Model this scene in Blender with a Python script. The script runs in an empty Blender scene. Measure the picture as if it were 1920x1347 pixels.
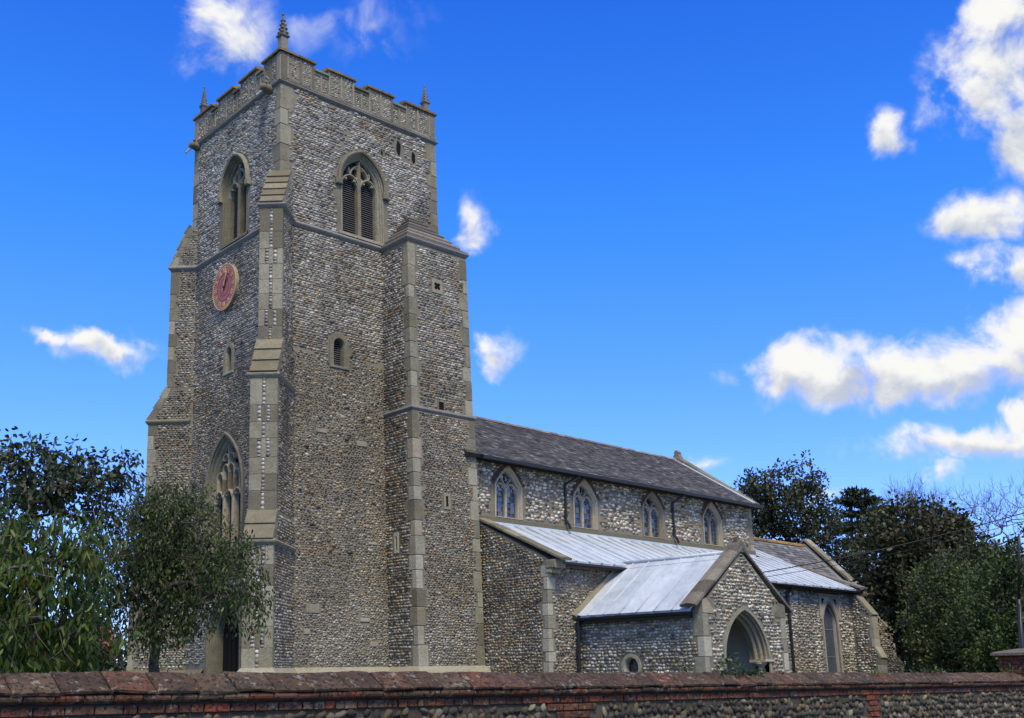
import bpy, bmesh, math, random
import numpy as np
from mathutils import Vector, Matrix
from mathutils.geometry import tessellate_polygon

random.seed(11)
rng = np.random.default_rng(11)
sc = bpy.context.scene
COL = sc.collection
S2 = 2 ** -0.5

# ------------------------------------------------------------------ camera
cam = bpy.data.cameras.new('camera')
cam_o = bpy.data.objects.new('camera', cam)
COL.objects.link(cam_o)
sc.camera = cam_o
cam.sensor_fit = 'HORIZONTAL'
cam.sensor_width = 36.0
cam.lens = 36.0 * 1953.47 / 1920.0
cam.clip_start = 0.1
cam.clip_end = 3000
CR = Vector((0.73691017, -0.67585300, -0.01364247))
CU = Vector((-0.18369545, -0.21963110, 0.95813264))
CF = Vector((0.65055314, 0.70355163, 0.28599951))
m = Matrix.Identity(4)
for i in range(3):
    m[i][0] = CR[i]; m[i][1] = CU[i]; m[i][2] = -CF[i]
cam_o.matrix_world = m                 # the eye is the origin: z = 0 is eye level

# ------------------------------------------------------------------ light
SUN_AZ, SUN_EL = math.radians(208), math.radians(55)
sd = Vector((math.sin(SUN_AZ) * math.cos(SUN_EL), math.cos(SUN_AZ) * math.cos(SUN_EL), math.sin(SUN_EL)))
sun = bpy.data.lights.new('sun', 'SUN')
sun.energy = 1.5
sun.angle = math.radians(16)
sun.color = (1.0, 0.875, 0.59)
sun_o = bpy.data.objects.new('sun', sun)
COL.objects.link(sun_o)
sun_o.rotation_euler = (-sd).to_track_quat('-Z', 'Y').to_euler()
sun_o.location = sd * 200

vs = sc.view_settings
sc.display_settings.display_device = 'sRGB'
vs.view_transform = 'Standard'
vs.look = 'None'
vs.exposure = 1.4
vs.gamma = 1.0
vs.use_curve_mapping = False
sc.cycles.max_bounces = 6
sc.cycles.diffuse_bounces = 3
sc.cycles.glossy_bounces = 3
sc.cycles.transparent_max_bounces = 6

# ------------------------------------------------------------------ sky with clouds
world = bpy.data.worlds.new('World')
sc.world = world
world.use_nodes = True
wt_ = world.node_tree
wt_.nodes.clear()

def nd(t, kind, **kw):
    n = t.nodes.new(kind)
    for k, v in kw.items():
        setattr(n, k, v)
    return n

def setin(t, sock, v):
    if isinstance(v, bpy.types.NodeSocket):
        t.links.new(v, sock)
    else:
        sock.default_value = v

def mth(t, op, a, b=None, c=None, clamp=False):
    n = t.nodes.new('ShaderNodeMath'); n.operation = op; n.use_clamp = clamp
    setin(t, n.inputs[0], a)
    if b is not None: setin(t, n.inputs[1], b)
    if c is not None: setin(t, n.inputs[2], c)
    return n.outputs[0]

def mixc(t, fac, a, b, mode='MIX'):
    n = t.nodes.new('ShaderNodeMix'); n.data_type = 'RGBA'; n.blend_type = mode
    setin(t, n.inputs[0], fac); setin(t, n.inputs[6], a); setin(t, n.inputs[7], b)
    return n.outputs[2]

def sstep(t, x, a, b):
    n = t.nodes.new('ShaderNodeMapRange'); n.interpolation_type = 'SMOOTHSTEP'
    setin(t, n.inputs[0], x); n.inputs[1].default_value = a; n.inputs[2].default_value = b
    n.inputs[3].default_value = 0; n.inputs[4].default_value = 1
    return n.outputs[0]

def noise(t, vec, scale, detail=4, rough=0.55, dist=0.0):
    n = t.nodes.new('ShaderNodeTexNoise')
    if vec is not None: t.links.new(vec, n.inputs['Vector'])
    n.inputs['Scale'].default_value = scale; n.inputs['Detail'].default_value = detail
    n.inputs['Roughness'].default_value = rough; n.inputs['Distortion'].default_value = dist
    return n

def ramp(t, fac, stops, interp='LINEAR'):
    n = t.nodes.new('ShaderNodeValToRGB'); n.color_ramp.interpolation = interp
    e = n.color_ramp.elements
    while len(e) < len(stops): e.new(0.5)
    for k, (p, c) in enumerate(stops):
        e[k].position = p; e[k].color = (*c, 1) if len(c) == 3 else c
    setin(t, n.inputs[0], fac)
    return n.outputs[0]

SKY_TINT = (0.251, 0.562, 0.976, 1)
SKY_SAT = 1.08
sky = nd(wt_, 'ShaderNodeTexSky', sky_type='NISHITA', sun_disc=False)
sky.sun_elevation = SUN_EL
sky.sun_rotation = SUN_AZ
sky.air_density = 1.0; sky.dust_density = 0.15; sky.ozone_density = 3.0; sky.altitude = 0
hs = nd(wt_, 'ShaderNodeHueSaturation'); hs.inputs['Saturation'].default_value = SKY_SAT
wt_.links.new(sky.outputs[0], hs.inputs['Color'])
skyc = mixc(wt_, 1.0, hs.outputs[0], SKY_TINT, 'MULTIPLY')
tc = nd(wt_, 'ShaderNodeTexCoord')
dvec = tc.outputs['Generated']
n1 = noise(wt_, dvec, 13, 7, 0.56, 0.4)
n2 = noise(wt_, dvec, 34, 6, 0.56, 0.3)
sx = nd(wt_, 'ShaderNodeSeparateXYZ'); wt_.links.new(dvec, sx.inputs[0])
az = mth(wt_, 'MULTIPLY', mth(wt_, 'ARCTAN2', sx.outputs[0], sx.outputs[1]), 57.29578)
el = mth(wt_, 'MULTIPLY', mth(wt_, 'ARCSINE', sx.outputs[2]), 57.29578)
hz = nd(wt_, 'ShaderNodeMapRange'); setin(wt_, hz.inputs[0], el)
hz.inputs[1].default_value = 9.0; hz.inputs[2].default_value = 37.0
h1 = mth(wt_, 'MULTIPLY', hz.outputs[0], 1 / .536, clamp=True); h2 = mth(wt_, 'MULTIPLY', mth(wt_, 'SUBTRACT', hz.outputs[0], .536), 1 / .464, clamp=True)
skyc = mixc(wt_, 1.0, skyc, mixc(wt_, h2, mixc(wt_, h1, (1.60, 0.97, 1.10, 1), (0.77, 1.0, 1.12, 1)), (0.46, 0.77, 1.14, 1)), 'MULTIPLY')
nc = nd(wt_, 'ShaderNodeSeparateColor'); wt_.links.new(n1.outputs['Color'], nc.inputs[0])
azw = mth(wt_, 'ADD', az, mth(wt_, 'MULTIPLY', mth(wt_, 'SUBTRACT', nc.outputs[0], 0.5), 5.5))
elw = mth(wt_, 'ADD', el, mth(wt_, 'MULTIPLY', mth(wt_, 'SUBTRACT', nc.outputs[1], 0.5), 3.6))
# azimuth, elevation, half-width, half-height (degrees), thickness
CLOUDS = [(25.6, 33.0, 3.0, 2.6, .85), (31.0, 33.9, 2.8, 1.8, .27), (34.8, 34.0, 3.4, 2.0, .25), (40.65, 24.0, 1.25, 1.6, .72),
          (20.9, 16.2, 2.6, .85, .9), (18.2, 16.6, 1.3, .45, .75), (41.5, 16.4, 1.7, 1.25, 1), (65.1, 26.8, 1.2, 1.15, .95), (70.6, 28.3, 2.9, 3.0, 1.0),
          (71.8, 31.0, 3.2, 1.5, 1), (69.2, 21.8, 2.6, 1.3, 1), (70.2, 19.1, 2.2, 1.4, 1), (59.4, 15.3, 3.9, 1.5, 1.15), (64.6, 14.5, 6.6, 1.7, 1.25),
          (69.4, 15.4, 3.0, 1.8, 1.2), (66.6, 10.9, 4.6, 1.1, 1.2), (69.4, 12.2, 1.3, .85, 1), (65.4, 9.3, 1.0, .6, .7), (53.3, 10.3, 1.6, .5, .55),
          (71.9, 25.2, 2.0, 1.8, 1), (60.4, 8.2, 2.2, .5, .45)]
acc = None; low = None
for a0, e0, ra, re, th in CLOUDS:
    u = mth(wt_, 'MULTIPLY', mth(wt_, 'SUBTRACT', azw, a0), 1 / ra)
    v = mth(wt_, 'MULTIPLY', mth(wt_, 'SUBTRACT', elw, e0), 1 / re)
    q = mth(wt_, 'MULTIPLY_ADD', v, v, mth(wt_, 'MULTIPLY', u, u))
    k = mth(wt_, 'MULTIPLY', mth(wt_, 'SUBTRACT', 1.35, mth(wt_, 'MULTIPLY', mth(wt_, 'SQRT', q), 0.95)), th)
    acc = k if acc is None else mth(wt_, 'MAXIMUM', acc, k)
    lv = mth(wt_, 'MULTIPLY', mth(wt_, 'MAXIMUM', k, 0), v)
    low = lv if low is None else mth(wt_, 'ADD', low, lv)
# heavier cloud round the unseen rest of the dome, thickened to whiten the light
n3 = noise(wt_, dvec, 3.1, 6, 0.55)
vd = nd(wt_, 'ShaderNodeVectorMath', operation='DOT_PRODUCT'); wt_.links.new(dvec, vd.inputs[0]); vd.inputs[1].default_value = CF
beyond = sstep(wt_, vd.outputs['Value'], 0.82, 0.66)
rest = mth(wt_, 'MULTIPLY', mth(wt_, 'MULTIPLY', mth(wt_, 'SUBTRACT', n3.outputs[0], 0.41), 6.0), beyond)
up = sstep(wt_, el, 2.0, 9.0)
rest = mth(wt_, 'MINIMUM', mth(wt_, 'MULTIPLY', rest, up), 1.0)
acc = mth(wt_, 'MAXIMUM', acc, rest)
dens = mth(wt_, 'ADD', acc, mth(wt_, 'MULTIPLY', mth(wt_, 'SUBTRACT', n2.outputs[0], 0.5), 1.7))
dens = mth(wt_, 'ADD', dens, mth(wt_, 'MULTIPLY', mth(wt_, 'SUBTRACT', n1.outputs[0], 0.5), 2.4))
cmask = mth(wt_, 'MULTIPLY', sstep(wt_, dens, 0.12, 1.2), mth(wt_, 'MINIMUM', mth(wt_, 'MAXIMUM', mth(wt_, 'MULTIPLY', acc, 1.6), 0.0), 1.0))
shade = sstep(wt_, mth(wt_, 'ADD', low, mth(wt_, 'MULTIPLY', mth(wt_, 'SUBTRACT', n2.outputs[0], 0.5), 2.2)), -0.75, 0.35)
CLOUD_LO, CLOUD_HI = (2.05, 2.24, 2.66, 1), (3.62, 3.60, 3.50, 1)
cloudc = mixc(wt_, shade, CLOUD_LO, CLOUD_HI)
final = mixc(wt_, cmask, skyc, cloudc)
bg = nd(wt_, 'ShaderNodeBackground'); bg.inputs['Strength'].default_value = 0.10
wt_.links.new(final, bg.inputs['Color'])
wo = nd(wt_, 'ShaderNodeOutputWorld'); wt_.links.new(bg.outputs[0], wo.inputs['Surface'])

# ------------------------------------------------------------------ materials
def mat(name):
    mt = bpy.data.materials.new(name); mt.use_nodes = True
    t = mt.node_tree; b = t.nodes['Principled BSDF']
    return mt, t, b

def objco(t):
    return t.nodes.new('ShaderNodeTexCoord').outputs['Object']

def bump(t, b, h, strength=0.4, dist=0.02):
    n = t.nodes.new('ShaderNodeBump'); n.inputs['Strength'].default_value = strength
    n.inputs['Distance'].default_value = dist
    t.links.new(h, n.inputs['Height']); t.links.new(n.outputs[0], b.inputs['Normal'])

def attr(t, name='Col'):
    n = t.nodes.new('ShaderNodeAttribute'); n.attribute_name = name
    return n.outputs['Color']

def m_attr(name, rough=0.55, nscale=30, var=0.35, bs=0.3, spec=0.4, stain=0.0):
    mt, t, b = mat(name)
    co = objco(t)
    n = noise(t, co, nscale, 4, 0.6)
    k = mth(t, 'MULTIPLY_ADD', mth(t, 'SUBTRACT', n.outputs[0], 0.5), var * 2, 1.0)
    vm = nd(t, 'ShaderNodeVectorMath', operation='SCALE')
    t.links.new(attr(t), vm.inputs[0]); t.links.new(k, vm.inputs[3])
    c = vm.outputs[0]
    if stain:
        mp = nd(t, 'ShaderNodeMapping'); mp.inputs['Scale'].default_value = (1, 1, 0.28); t.links.new(co, mp.inputs[0])
        s = noise(t, mp.outputs[0], 0.9, 5, 0.6)
        c = mixc(t, mth(t, 'MULTIPLY', sstep(t, s.outputs[0], 0.47, 0.70), stain), c, (0.045, 0.042, 0.04, 1))
    setin(t, b.inputs['Base Color'], c)
    b.inputs['Roughness'].default_value = rough
    b.inputs['Specular IOR Level'].default_value = spec
    if bs: bump(t, b, n.outputs[0], bs, 0.01)
    return mt

M = {}
M['flint'] = m_attr('flint', 0.42, 26, 0.3, 0.35, 0.45, stain=0.62)

def m_mortar(name, c0, c1, c2):
    mt, t, b = mat(name); co = objco(t)
    a = noise(t, co, 1.1, 6, 0.6); f = noise(t, co, 40, 4, 0.7)
    c = ramp(t, a.outputs[0], [(0.3, c0), (0.52, c1), (0.75, c2)])
    c = mixc(t, mth(t, 'MULTIPLY', f.outputs[0], 0.5), c, (0.10, 0.09, 0.075, 1))
    setin(t, b.inputs['Base Color'], c); b.inputs['Roughness'].default_value = 0.95
    b.inputs['Specular IOR Level'].default_value = 0.15
    bump(t, b, f.outputs[0], 0.7, 0.02)
    return mt
M['mortar'] = m_mortar('lime_mortar', (0.16, 0.146, 0.108), (0.235, 0.215, 0.165), (0.32, 0.295, 0.232))
M['wall_mortar'] = m_mortar('boundary_mortar', (0.04, 0.034, 0.024), (0.06, 0.052, 0.037), (0.10, 0.087, 0.062))

def m_stone(name, cols, lich=0.5, lichcol=(0.36, 0.22, 0.04), rough=0.9, dark=0.5, moss=0.0, pale=.35):
    mt, t, b = mat(name); co = objco(t)
    oi = nd(t, 'ShaderNodeObjectInfo')
    a = noise(t, co, 2.6, 8, 0.68); f = noise(t, co, 17, 6, 0.72); g = noise(t, co, 70, 3, 0.6)
    mixv = mth(t, 'ADD', mth(t, 'MULTIPLY', a.outputs[0], 0.75), mth(t, 'MULTIPLY', mth(t, 'SUBTRACT', oi.outputs['Random'], 0.5), 0.62))
    mixv = mth(t, 'ADD', mixv, 0.12)
    c = ramp(t, mixv, [(0.25, cols[0]), (0.5, cols[1]), (0.75, cols[2])])
    c = mixc(t, mth(t, 'MULTIPLY', sstep(t, f.outputs[0], 0.48, 0.7), dark), c, (0.085, 0.08, 0.07, 1))
    c = mixc(t, mth(t, 'MULTIPLY', sstep(t, g.outputs[0], 0.6 - .12 * (pale - .35), 0.75 - .2 * (pale - .35)), pale), c, (0.42, 0.42, 0.39, 1))
    vo = nd(t, 'ShaderNodeTexNoise'); vo.inputs['Scale'].default_value = 6.5; vo.inputs['Detail'].default_value = 5; vo.inputs['Roughness'].default_value = 0.65
    ad = nd(t, 'ShaderNodeVectorMath', operation='ADD'); t.links.new(co, ad.inputs[0]); ad.inputs[1].default_value = (31, 7, 3)
    t.links.new(ad.outputs[0], vo.inputs['Vector'])
    lm = sstep(t, vo.outputs[0], 0.66 - lich * 0.12, 0.76 - lich * 0.10)
    c = mixc(t, mth(t, 'MULTIPLY', lm, 0.75 if lich else 0.0), c, (*lichcol, 1))
    if moss:
        ge = nd(t, 'ShaderNodeNewGeometry'); sz = nd(t, 'ShaderNodeSeparateXYZ'); t.links.new(ge.outputs['Normal'], sz.inputs[0])
        mk_ = mth(t, 'MULTIPLY', sstep(t, sz.outputs[2], 0.15, 0.7), sstep(t, f.outputs[0], 0.35, 0.6))
        c = mixc(t, mth(t, 'MULTIPLY', mk_, moss), c, (0.185, 0.15, 0.045, 1))
    setin(t, b.inputs['Base Color'], c); b.inputs['Roughness'].default_value = rough
    b.inputs['Specular IOR Level'].default_value = 0.2
    bump(t, b, f.outputs[0], 0.8, 0.03)
    return mt
LS = [(0.15, 0.138, 0.096), (0.235, 0.218, 0.155), (0.335, 0.315, 0.235)]
M['stone'] = m_stone('limestone', LS, 0.12, dark=.62)
M['pale_stone'] = m_stone('pale_limestone', [(0.235, 0.22, 0.165), (0.33, 0.31, 0.24), (0.42, 0.40, 0.32)], 0.0, dark=0.45)
M['gold_stone'] = m_stone('honey_limestone', [(0.23, 0.20, 0.14), (0.32, 0.28, 0.20), (0.40, 0.355, 0.265)], 0.0, dark=0.45)
M['weathered'] = m_stone('lichened_stone', [(0.14, 0.128, 0.10), (0.20, 0.185, 0.145), (0.28, 0.26, 0.205)], 0.5, (0.33, 0.22, 0.05), moss=0.5, dark=.6)
M['coping_lichen'] = m_stone('coping_lichen', [(0.13, 0.115, 0.085), (0.19, 0.17, 0.12), (0.27, 0.24, 0.17)], 1.7, (0.34, 0.17, 0.03), moss=0.5, dark=.6)
M['parapet_stone'] = m_stone('parapet_stone', [(0.145, 0.132, 0.10), (0.22, 0.204, 0.155), (0.29, 0.27, 0.21)], 0.2, dark=0.6)
M['string_stone'] = m_stone('string_stone', [(0.11, 0.105, 0.10), (0.16, 0.155, 0.145), (0.23, 0.22, 0.20)], 0.0, dark=0.6)
M['moss_stone'] = m_stone('mossy_coping', [(0.075, 0.066, 0.056), (0.125, 0.11, 0.095), (0.22, 0.20, 0.17)], 0.0, dark=0.85, moss=0.2, pale=.7)

def m_plain(name, col, rough=0.6, metal=0.0, spec=0.5, nz=0.15, sc_=8):
    mt, t, b = mat(name); co = objco(t); n = noise(t, co, sc_, 5, 0.6)
    c = mixc(t, mth(t, 'MULTIPLY', n.outputs[0], nz * 2), (*col, 1), (col[0] * 0.45, col[1] * 0.45, col[2] * 0.45, 1))
    setin(t, b.inputs['Base Color'], c)
    b.inputs['Roughness'].default_value = rough; b.inputs['Metallic'].default_value = metal
    b.inputs['Specular IOR Level'].default_value = spec
    return mt
M['iron'] = m_plain('black_iron', (0.012, 0.012, 0.013), 0.45)
M['soffit'] = m_plain('dark_timber', (0.03, 0.024, 0.018), 0.8)
M['louvre'] = m_plain('louvre_boards', (0.17, 0.165, 0.165), 0.7)
M['dark'] = m_plain('dark_inside', (0.012, 0.012, 0.014), 0.9, spec=0.1)  # near-black stands for the shade inside openings and windows
M['plaster'] = m_plain('porch_plaster', (0.78, 0.75, 0.71), 0.9, nz=0.12, sc_=2)
M['red'] = m_plain('clock_red', (0.40, 0.105, 0.095), 0.55, nz=0.2, sc_=5)
M['dark_red'] = m_plain('clock_line', (0.10, 0.02, 0.02), 0.6)
M['gold'] = m_plain('gilt', (0.58, 0.40, 0.18), 0.5, nz=0.1)
M['clock_black'] = m_plain('hand_black', (0.02, 0.02, 0.02), 0.5)
M['door'] = m_plain('oak_door', (0.014, 0.010, 0.007), 0.8, spec=.2)
M['pipe_lead'] = m_plain('lead_pipe', (0.22, 0.23, 0.25), 0.6)

def m_lead():
    mt, t, b = mat('lead_sheet'); co = objco(t)
    a = noise(t, co, 1.3, 5, 0.6); f = noise(t, co, 16, 5, 0.75, 0.6)
    oi = nd(t, 'ShaderNodeObjectInfo')
    c = ramp(t, mth(t, 'ADD', a.outputs[0], mth(t, 'MULTIPLY', mth(t, 'SUBTRACT', oi.outputs['Random'], 0.5), 0.25)),
             [(0.3, (0.39, 0.44, 0.495)), (0.55, (0.48, 0.535, 0.59)), (0.8, (0.56, 0.61, 0.66))])
    mp = nd(t, 'ShaderNodeMapping'); mp.inputs['Scale'].default_value = (2.2, 1, .5); t.links.new(co, mp.inputs[0]); st = noise(t, mp.outputs[0], 1.6, 6, 0.65)
    c = mixc(t, mth(t, 'MULTIPLY', sstep(t, st.outputs[0], 0.5, 0.75), 0.35), c, (0.23, 0.25, 0.27, 1))
    c = mixc(t, sstep(t, f.outputs[0], 0.63, 0.69), c, (0.14, 0.15, 0.17, 1))
    setin(t, b.inputs['Base Color'], c); b.inputs['Roughness'].default_value = 0.5
    b.inputs['Specular IOR Level'].default_value = 0.5
    dn = noise(t, co, 4.5, 3, 0.5); hsum = mth(t, 'ADD', a.outputs[0], mth(t, 'MULTIPLY', dn.outputs[0], 0.5))
    bump(t, b, hsum, 0.9, 0.06)
    return mt
M['lead'] = m_lead()

def m_glass(name, base, rough=0.12, spec=0.9):
    mt, t, b = mat(name); co = objco(t); n = noise(t, co, 3, 3, 0.5)
    c = mixc(t, n.outputs[0], (*base, 1), (base[0] * 0.35, base[1] * 0.4, base[2] * 0.45, 1))
    setin(t, b.inputs['Base Color'], c)
    b.inputs['Roughness'].default_value = rough; b.inputs['Specular IOR Level'].default_value = spec
    b.inputs['IOR'].default_value = 1.7
    return mt
M['glass'] = m_glass('leaded_glass', (0.05, 0.075, 0.12))
M['glass_dark'] = m_glass('dark_glass', (0.014, 0.016, 0.02), 0.2, 0.5)
M['came'] = m_plain('lead_came', (0.16, 0.17, 0.19), 0.6)
M['slate'] = m_attr('roof_slate', 0.75, 5, 0.4, 0.15, 0.25)
M['cobble'] = m_attr('wall_cobble', 0.6, 22, 0.5, 0.5, 0.35)
M['ridge'] = m_stone('ridge_tile', [(0.16, 0.15, 0.15), (0.22, 0.21, 0.20), (0.30, 0.29, 0.28)], 0.0)
M['ridge_orange'] = m_stone('lichened_ridge', [(0.20, 0.13, 0.06), (0.30, 0.19, 0.07), (0.36, 0.24, 0.09)], 1.0, (0.50, 0.22, 0.03))

def m_brick(name, stops, soot=0.55, spots=0.5):
    mt, t, b = mat(name); co = objco(t)
    oi = nd(t, 'ShaderNodeObjectInfo')
    a = noise(t, co, 7, 6, 0.7); f = noise(t, co, 34, 5, 0.7)
    v = mth(t, 'ADD', mth(t, 'MULTIPLY', oi.outputs['Random'], 0.8), mth(t, 'MULTIPLY', a.outputs[0], 0.25))
    c = ramp(t, v, stops)
    c = mixc(t, mth(t, 'MULTIPLY', sstep(t, a.outputs[0], 0.45, 0.62), soot), c, (0.032, 0.028, 0.025, 1))
    g = noise(t, co, 11, 6, 0.72)
    ad = nd(t, 'ShaderNodeVectorMath', operation='ADD'); t.links.new(co, ad.inputs[0]); ad.inputs[1].default_value = (5, 11, 17)
    t.links.new(ad.outputs[0], g.inputs['Vector'])
    c = mixc(t, mth(t, 'MULTIPLY', sstep(t, g.outputs[0], 0.57, 0.62), spots), c, (0.36, 0.35, 0.31, 1))
    d = noise(t, co, 26, 3, 0.6, 0.4)
    c = mixc(t, mth(t, 'MULTIPLY', sstep(t, d.outputs[0], 0.53, 0.60), 0.85), c, (0.016, 0.015, 0.014, 1))
    setin(t, b.inputs['Base Color'], c); b.inputs['Roughness'].default_value = 0.92
    b.inputs['Specular IOR Level'].default_value = 0.2
    bump(t, b, f.outputs[0], 0.8, 0.015)
    return mt
M['brick'] = m_brick('old_brick', [(0.0, (0.07, 0.035, 0.025)), (0.3, (0.12, 0.05, 0.032)), (0.55, (0.16, 0.058, 0.032)), (0.85, (0.13, 0.085, 0.058)), (1.0, (0.20, 0.17, 0.13))], 0.65, 0.4)
M['coping_brick'] = m_brick('coping_tile', [(0.0, (0.055, 0.036, 0.024)), (0.35, (0.088, 0.054, 0.034)), (0.65, (0.10, 0.07, 0.044)), (0.95, (0.13, 0.052, 0.03))], 0.7, 0.4)
M['dark_brick'] = m_brick('dark_brick', [(0.0, (0.07, 0.045, 0.035)), (0.5, (0.12, 0.075, 0.055)), (0.95, (0.15, 0.08, 0.055))], 0.5, 0.2)
M['red_brick'] = m_brick('red_brick', [(0.0, (0.18, 0.05, 0.026)), (0.5, (0.26, 0.066, 0.03)), (0.95, (0.16, 0.05, 0.03))], 0.45, 0.2)

def m_leaf(name, rough=0.5, trans=0.35):
    mt, t, b = mat(name)
    c = attr(t)
    setin(t, b.inputs['Base Color'], c); b.inputs['Roughness'].default_value = rough
    b.inputs['Specular IOR Level'].default_value = 0.35
    tr = nd(t, 'ShaderNodeBsdfTranslucent'); t.links.new(c, tr.inputs['Color'])
    mx = nd(t, 'ShaderNodeMixShader'); mx.inputs[0].default_value = trans
    t.links.new(b.outputs[0], mx.inputs[1]); t.links.new(tr.outputs[0], mx.inputs[2])
    t.links.new(mx.outputs[0], t.nodes['Material Output'].inputs['Surface'])
    return mt
M['leaf'] = m_leaf('leaf', 0.42, 0.35)
M['leaf_dark'] = m_leaf('dark_leaf', 0.5, 0.15)
M['bark'] = m_stone('bark', [(0.035, 0.03, 0.025), (0.06, 0.052, 0.042), (0.10, 0.09, 0.075)], 0.0, dark=0.5)
M['pale_bark'] = m_stone('pale_bark', [(0.10, 0.095, 0.085), (0.17, 0.16, 0.145), (0.26, 0.25, 0.23)], 0.0, dark=0.6)
M['twig'] = m_plain('twig', (0.085, 0.07, 0.06), 0.8)

def m_ground(name, a_, b_):
    mt, t, b = mat(name); co = objco(t); n = noise(t, co, 0.8, 8, 0.7)
    setin(t, b.inputs['Base Color'], mixc(t, n.outputs[0], a_, b_)); b.inputs['Roughness'].default_value = 0.95
    bump(t, b, n.outputs[0], 0.6, 0.05)
    return mt
M['grass'] = m_ground('churchyard_grass', (0.03, 0.055, 0.015, 1), (0.08, 0.10, 0.035, 1))
M['asphalt'] = m_ground('asphalt', (0.035, 0.035, 0.036, 1), (0.065, 0.064, 0.062, 1))

# ------------------------------------------------------------------ building helpers
ZT, KX, KY = 19.26, 0.036, 0.02
def warp_tower(V):                      # the old tower leans a little
    V = V.copy(); dz = ZT - V[:, 2]
    V[:, 0] += KX * dz; V[:, 1] -= KY * dz
    return V
def warp_nave(V):                       # the body of the church follows the falling ground
    V = V.copy(); V[:, 2] -= 0.014 * (V[:, 0] - 23.0)
    return V
def warp_wall(V):
    V = V.copy(); V[:, 2] -= 0.0115 * (V[:, 0] - 2.56)
    return V

def tagd(o, label=None, cat=None, group=None, kind=None):
    if label: o['label'] = label
    if cat: o['category'] = cat
    if group: o['group'] = group
    if kind: o['kind'] = kind
    return o

def empty(name, loc):
    e = bpy.data.objects.new(name, None); e.location = loc; e.empty_display_size = 0.3
    COL.objects.link(e); e['base'] = 1
    del e['base']
    return e

def link(name, me, parent=None):
    o = bpy.data.objects.new(name, me); COL.objects.link(o)
    if parent is not None:
        o.parent = parent
        if parent.type == 'EMPTY':
            o.matrix_parent_inverse = Matrix.Translation(-Vector(parent.location))
    return o

def mk(name, verts, faces, mt, parent=None, warp=None, smooth=False, kind=None, cols=None, label=None):
    V = np.asarray(verts, dtype=np.float64).reshape(-1, 3)
    if warp is not None: V = warp(V)
    me = bpy.data.meshes.new(name)
    if isinstance(faces, np.ndarray):
        k = faces.shape[1]; nf = len(faces)
        me.vertices.add(len(V)); me.vertices.foreach_set('co', V.astype(np.float32).ravel())
        me.loops.add(nf * k); me.loops.foreach_set('vertex_index', faces.astype(np.int32).ravel())
        me.polygons.add(nf); me.polygons.foreach_set('loop_start', np.arange(0, nf * k, k, dtype=np.int32))
        me.update(calc_edges=True)
    else:
        me.from_pydata(V.tolist(), [], faces); me.update()
    if smooth: me.polygons.foreach_set('use_smooth', [True] * len(me.polygons))
    if cols is not None:
        a = me.color_attributes.new('Col', 'FLOAT_COLOR', 'POINT')
        c4 = np.ones((len(V), 4), dtype=np.float32); c4[:, :3] = cols
        a.data.foreach_set('color', c4.ravel())
    me.materials.append(M[mt] if isinstance(mt, str) else mt)
    o = link(name, me, parent)
    if kind: o['kind'] = kind
    if label: o['label'] = label
    return o

class Fr:
    """a wall plane: u along, v up, n outward"""
    def __init__(s, O, U, N, V=(0, 0, 1)):
        s.O, s.U, s.V, s.N = (np.array(x, float) for x in (O, U, V, N))
    def __call__(s, u, v, n=0.0):
        return tuple(s.O + s.U * u + s.V * v + s.N * n)

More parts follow.
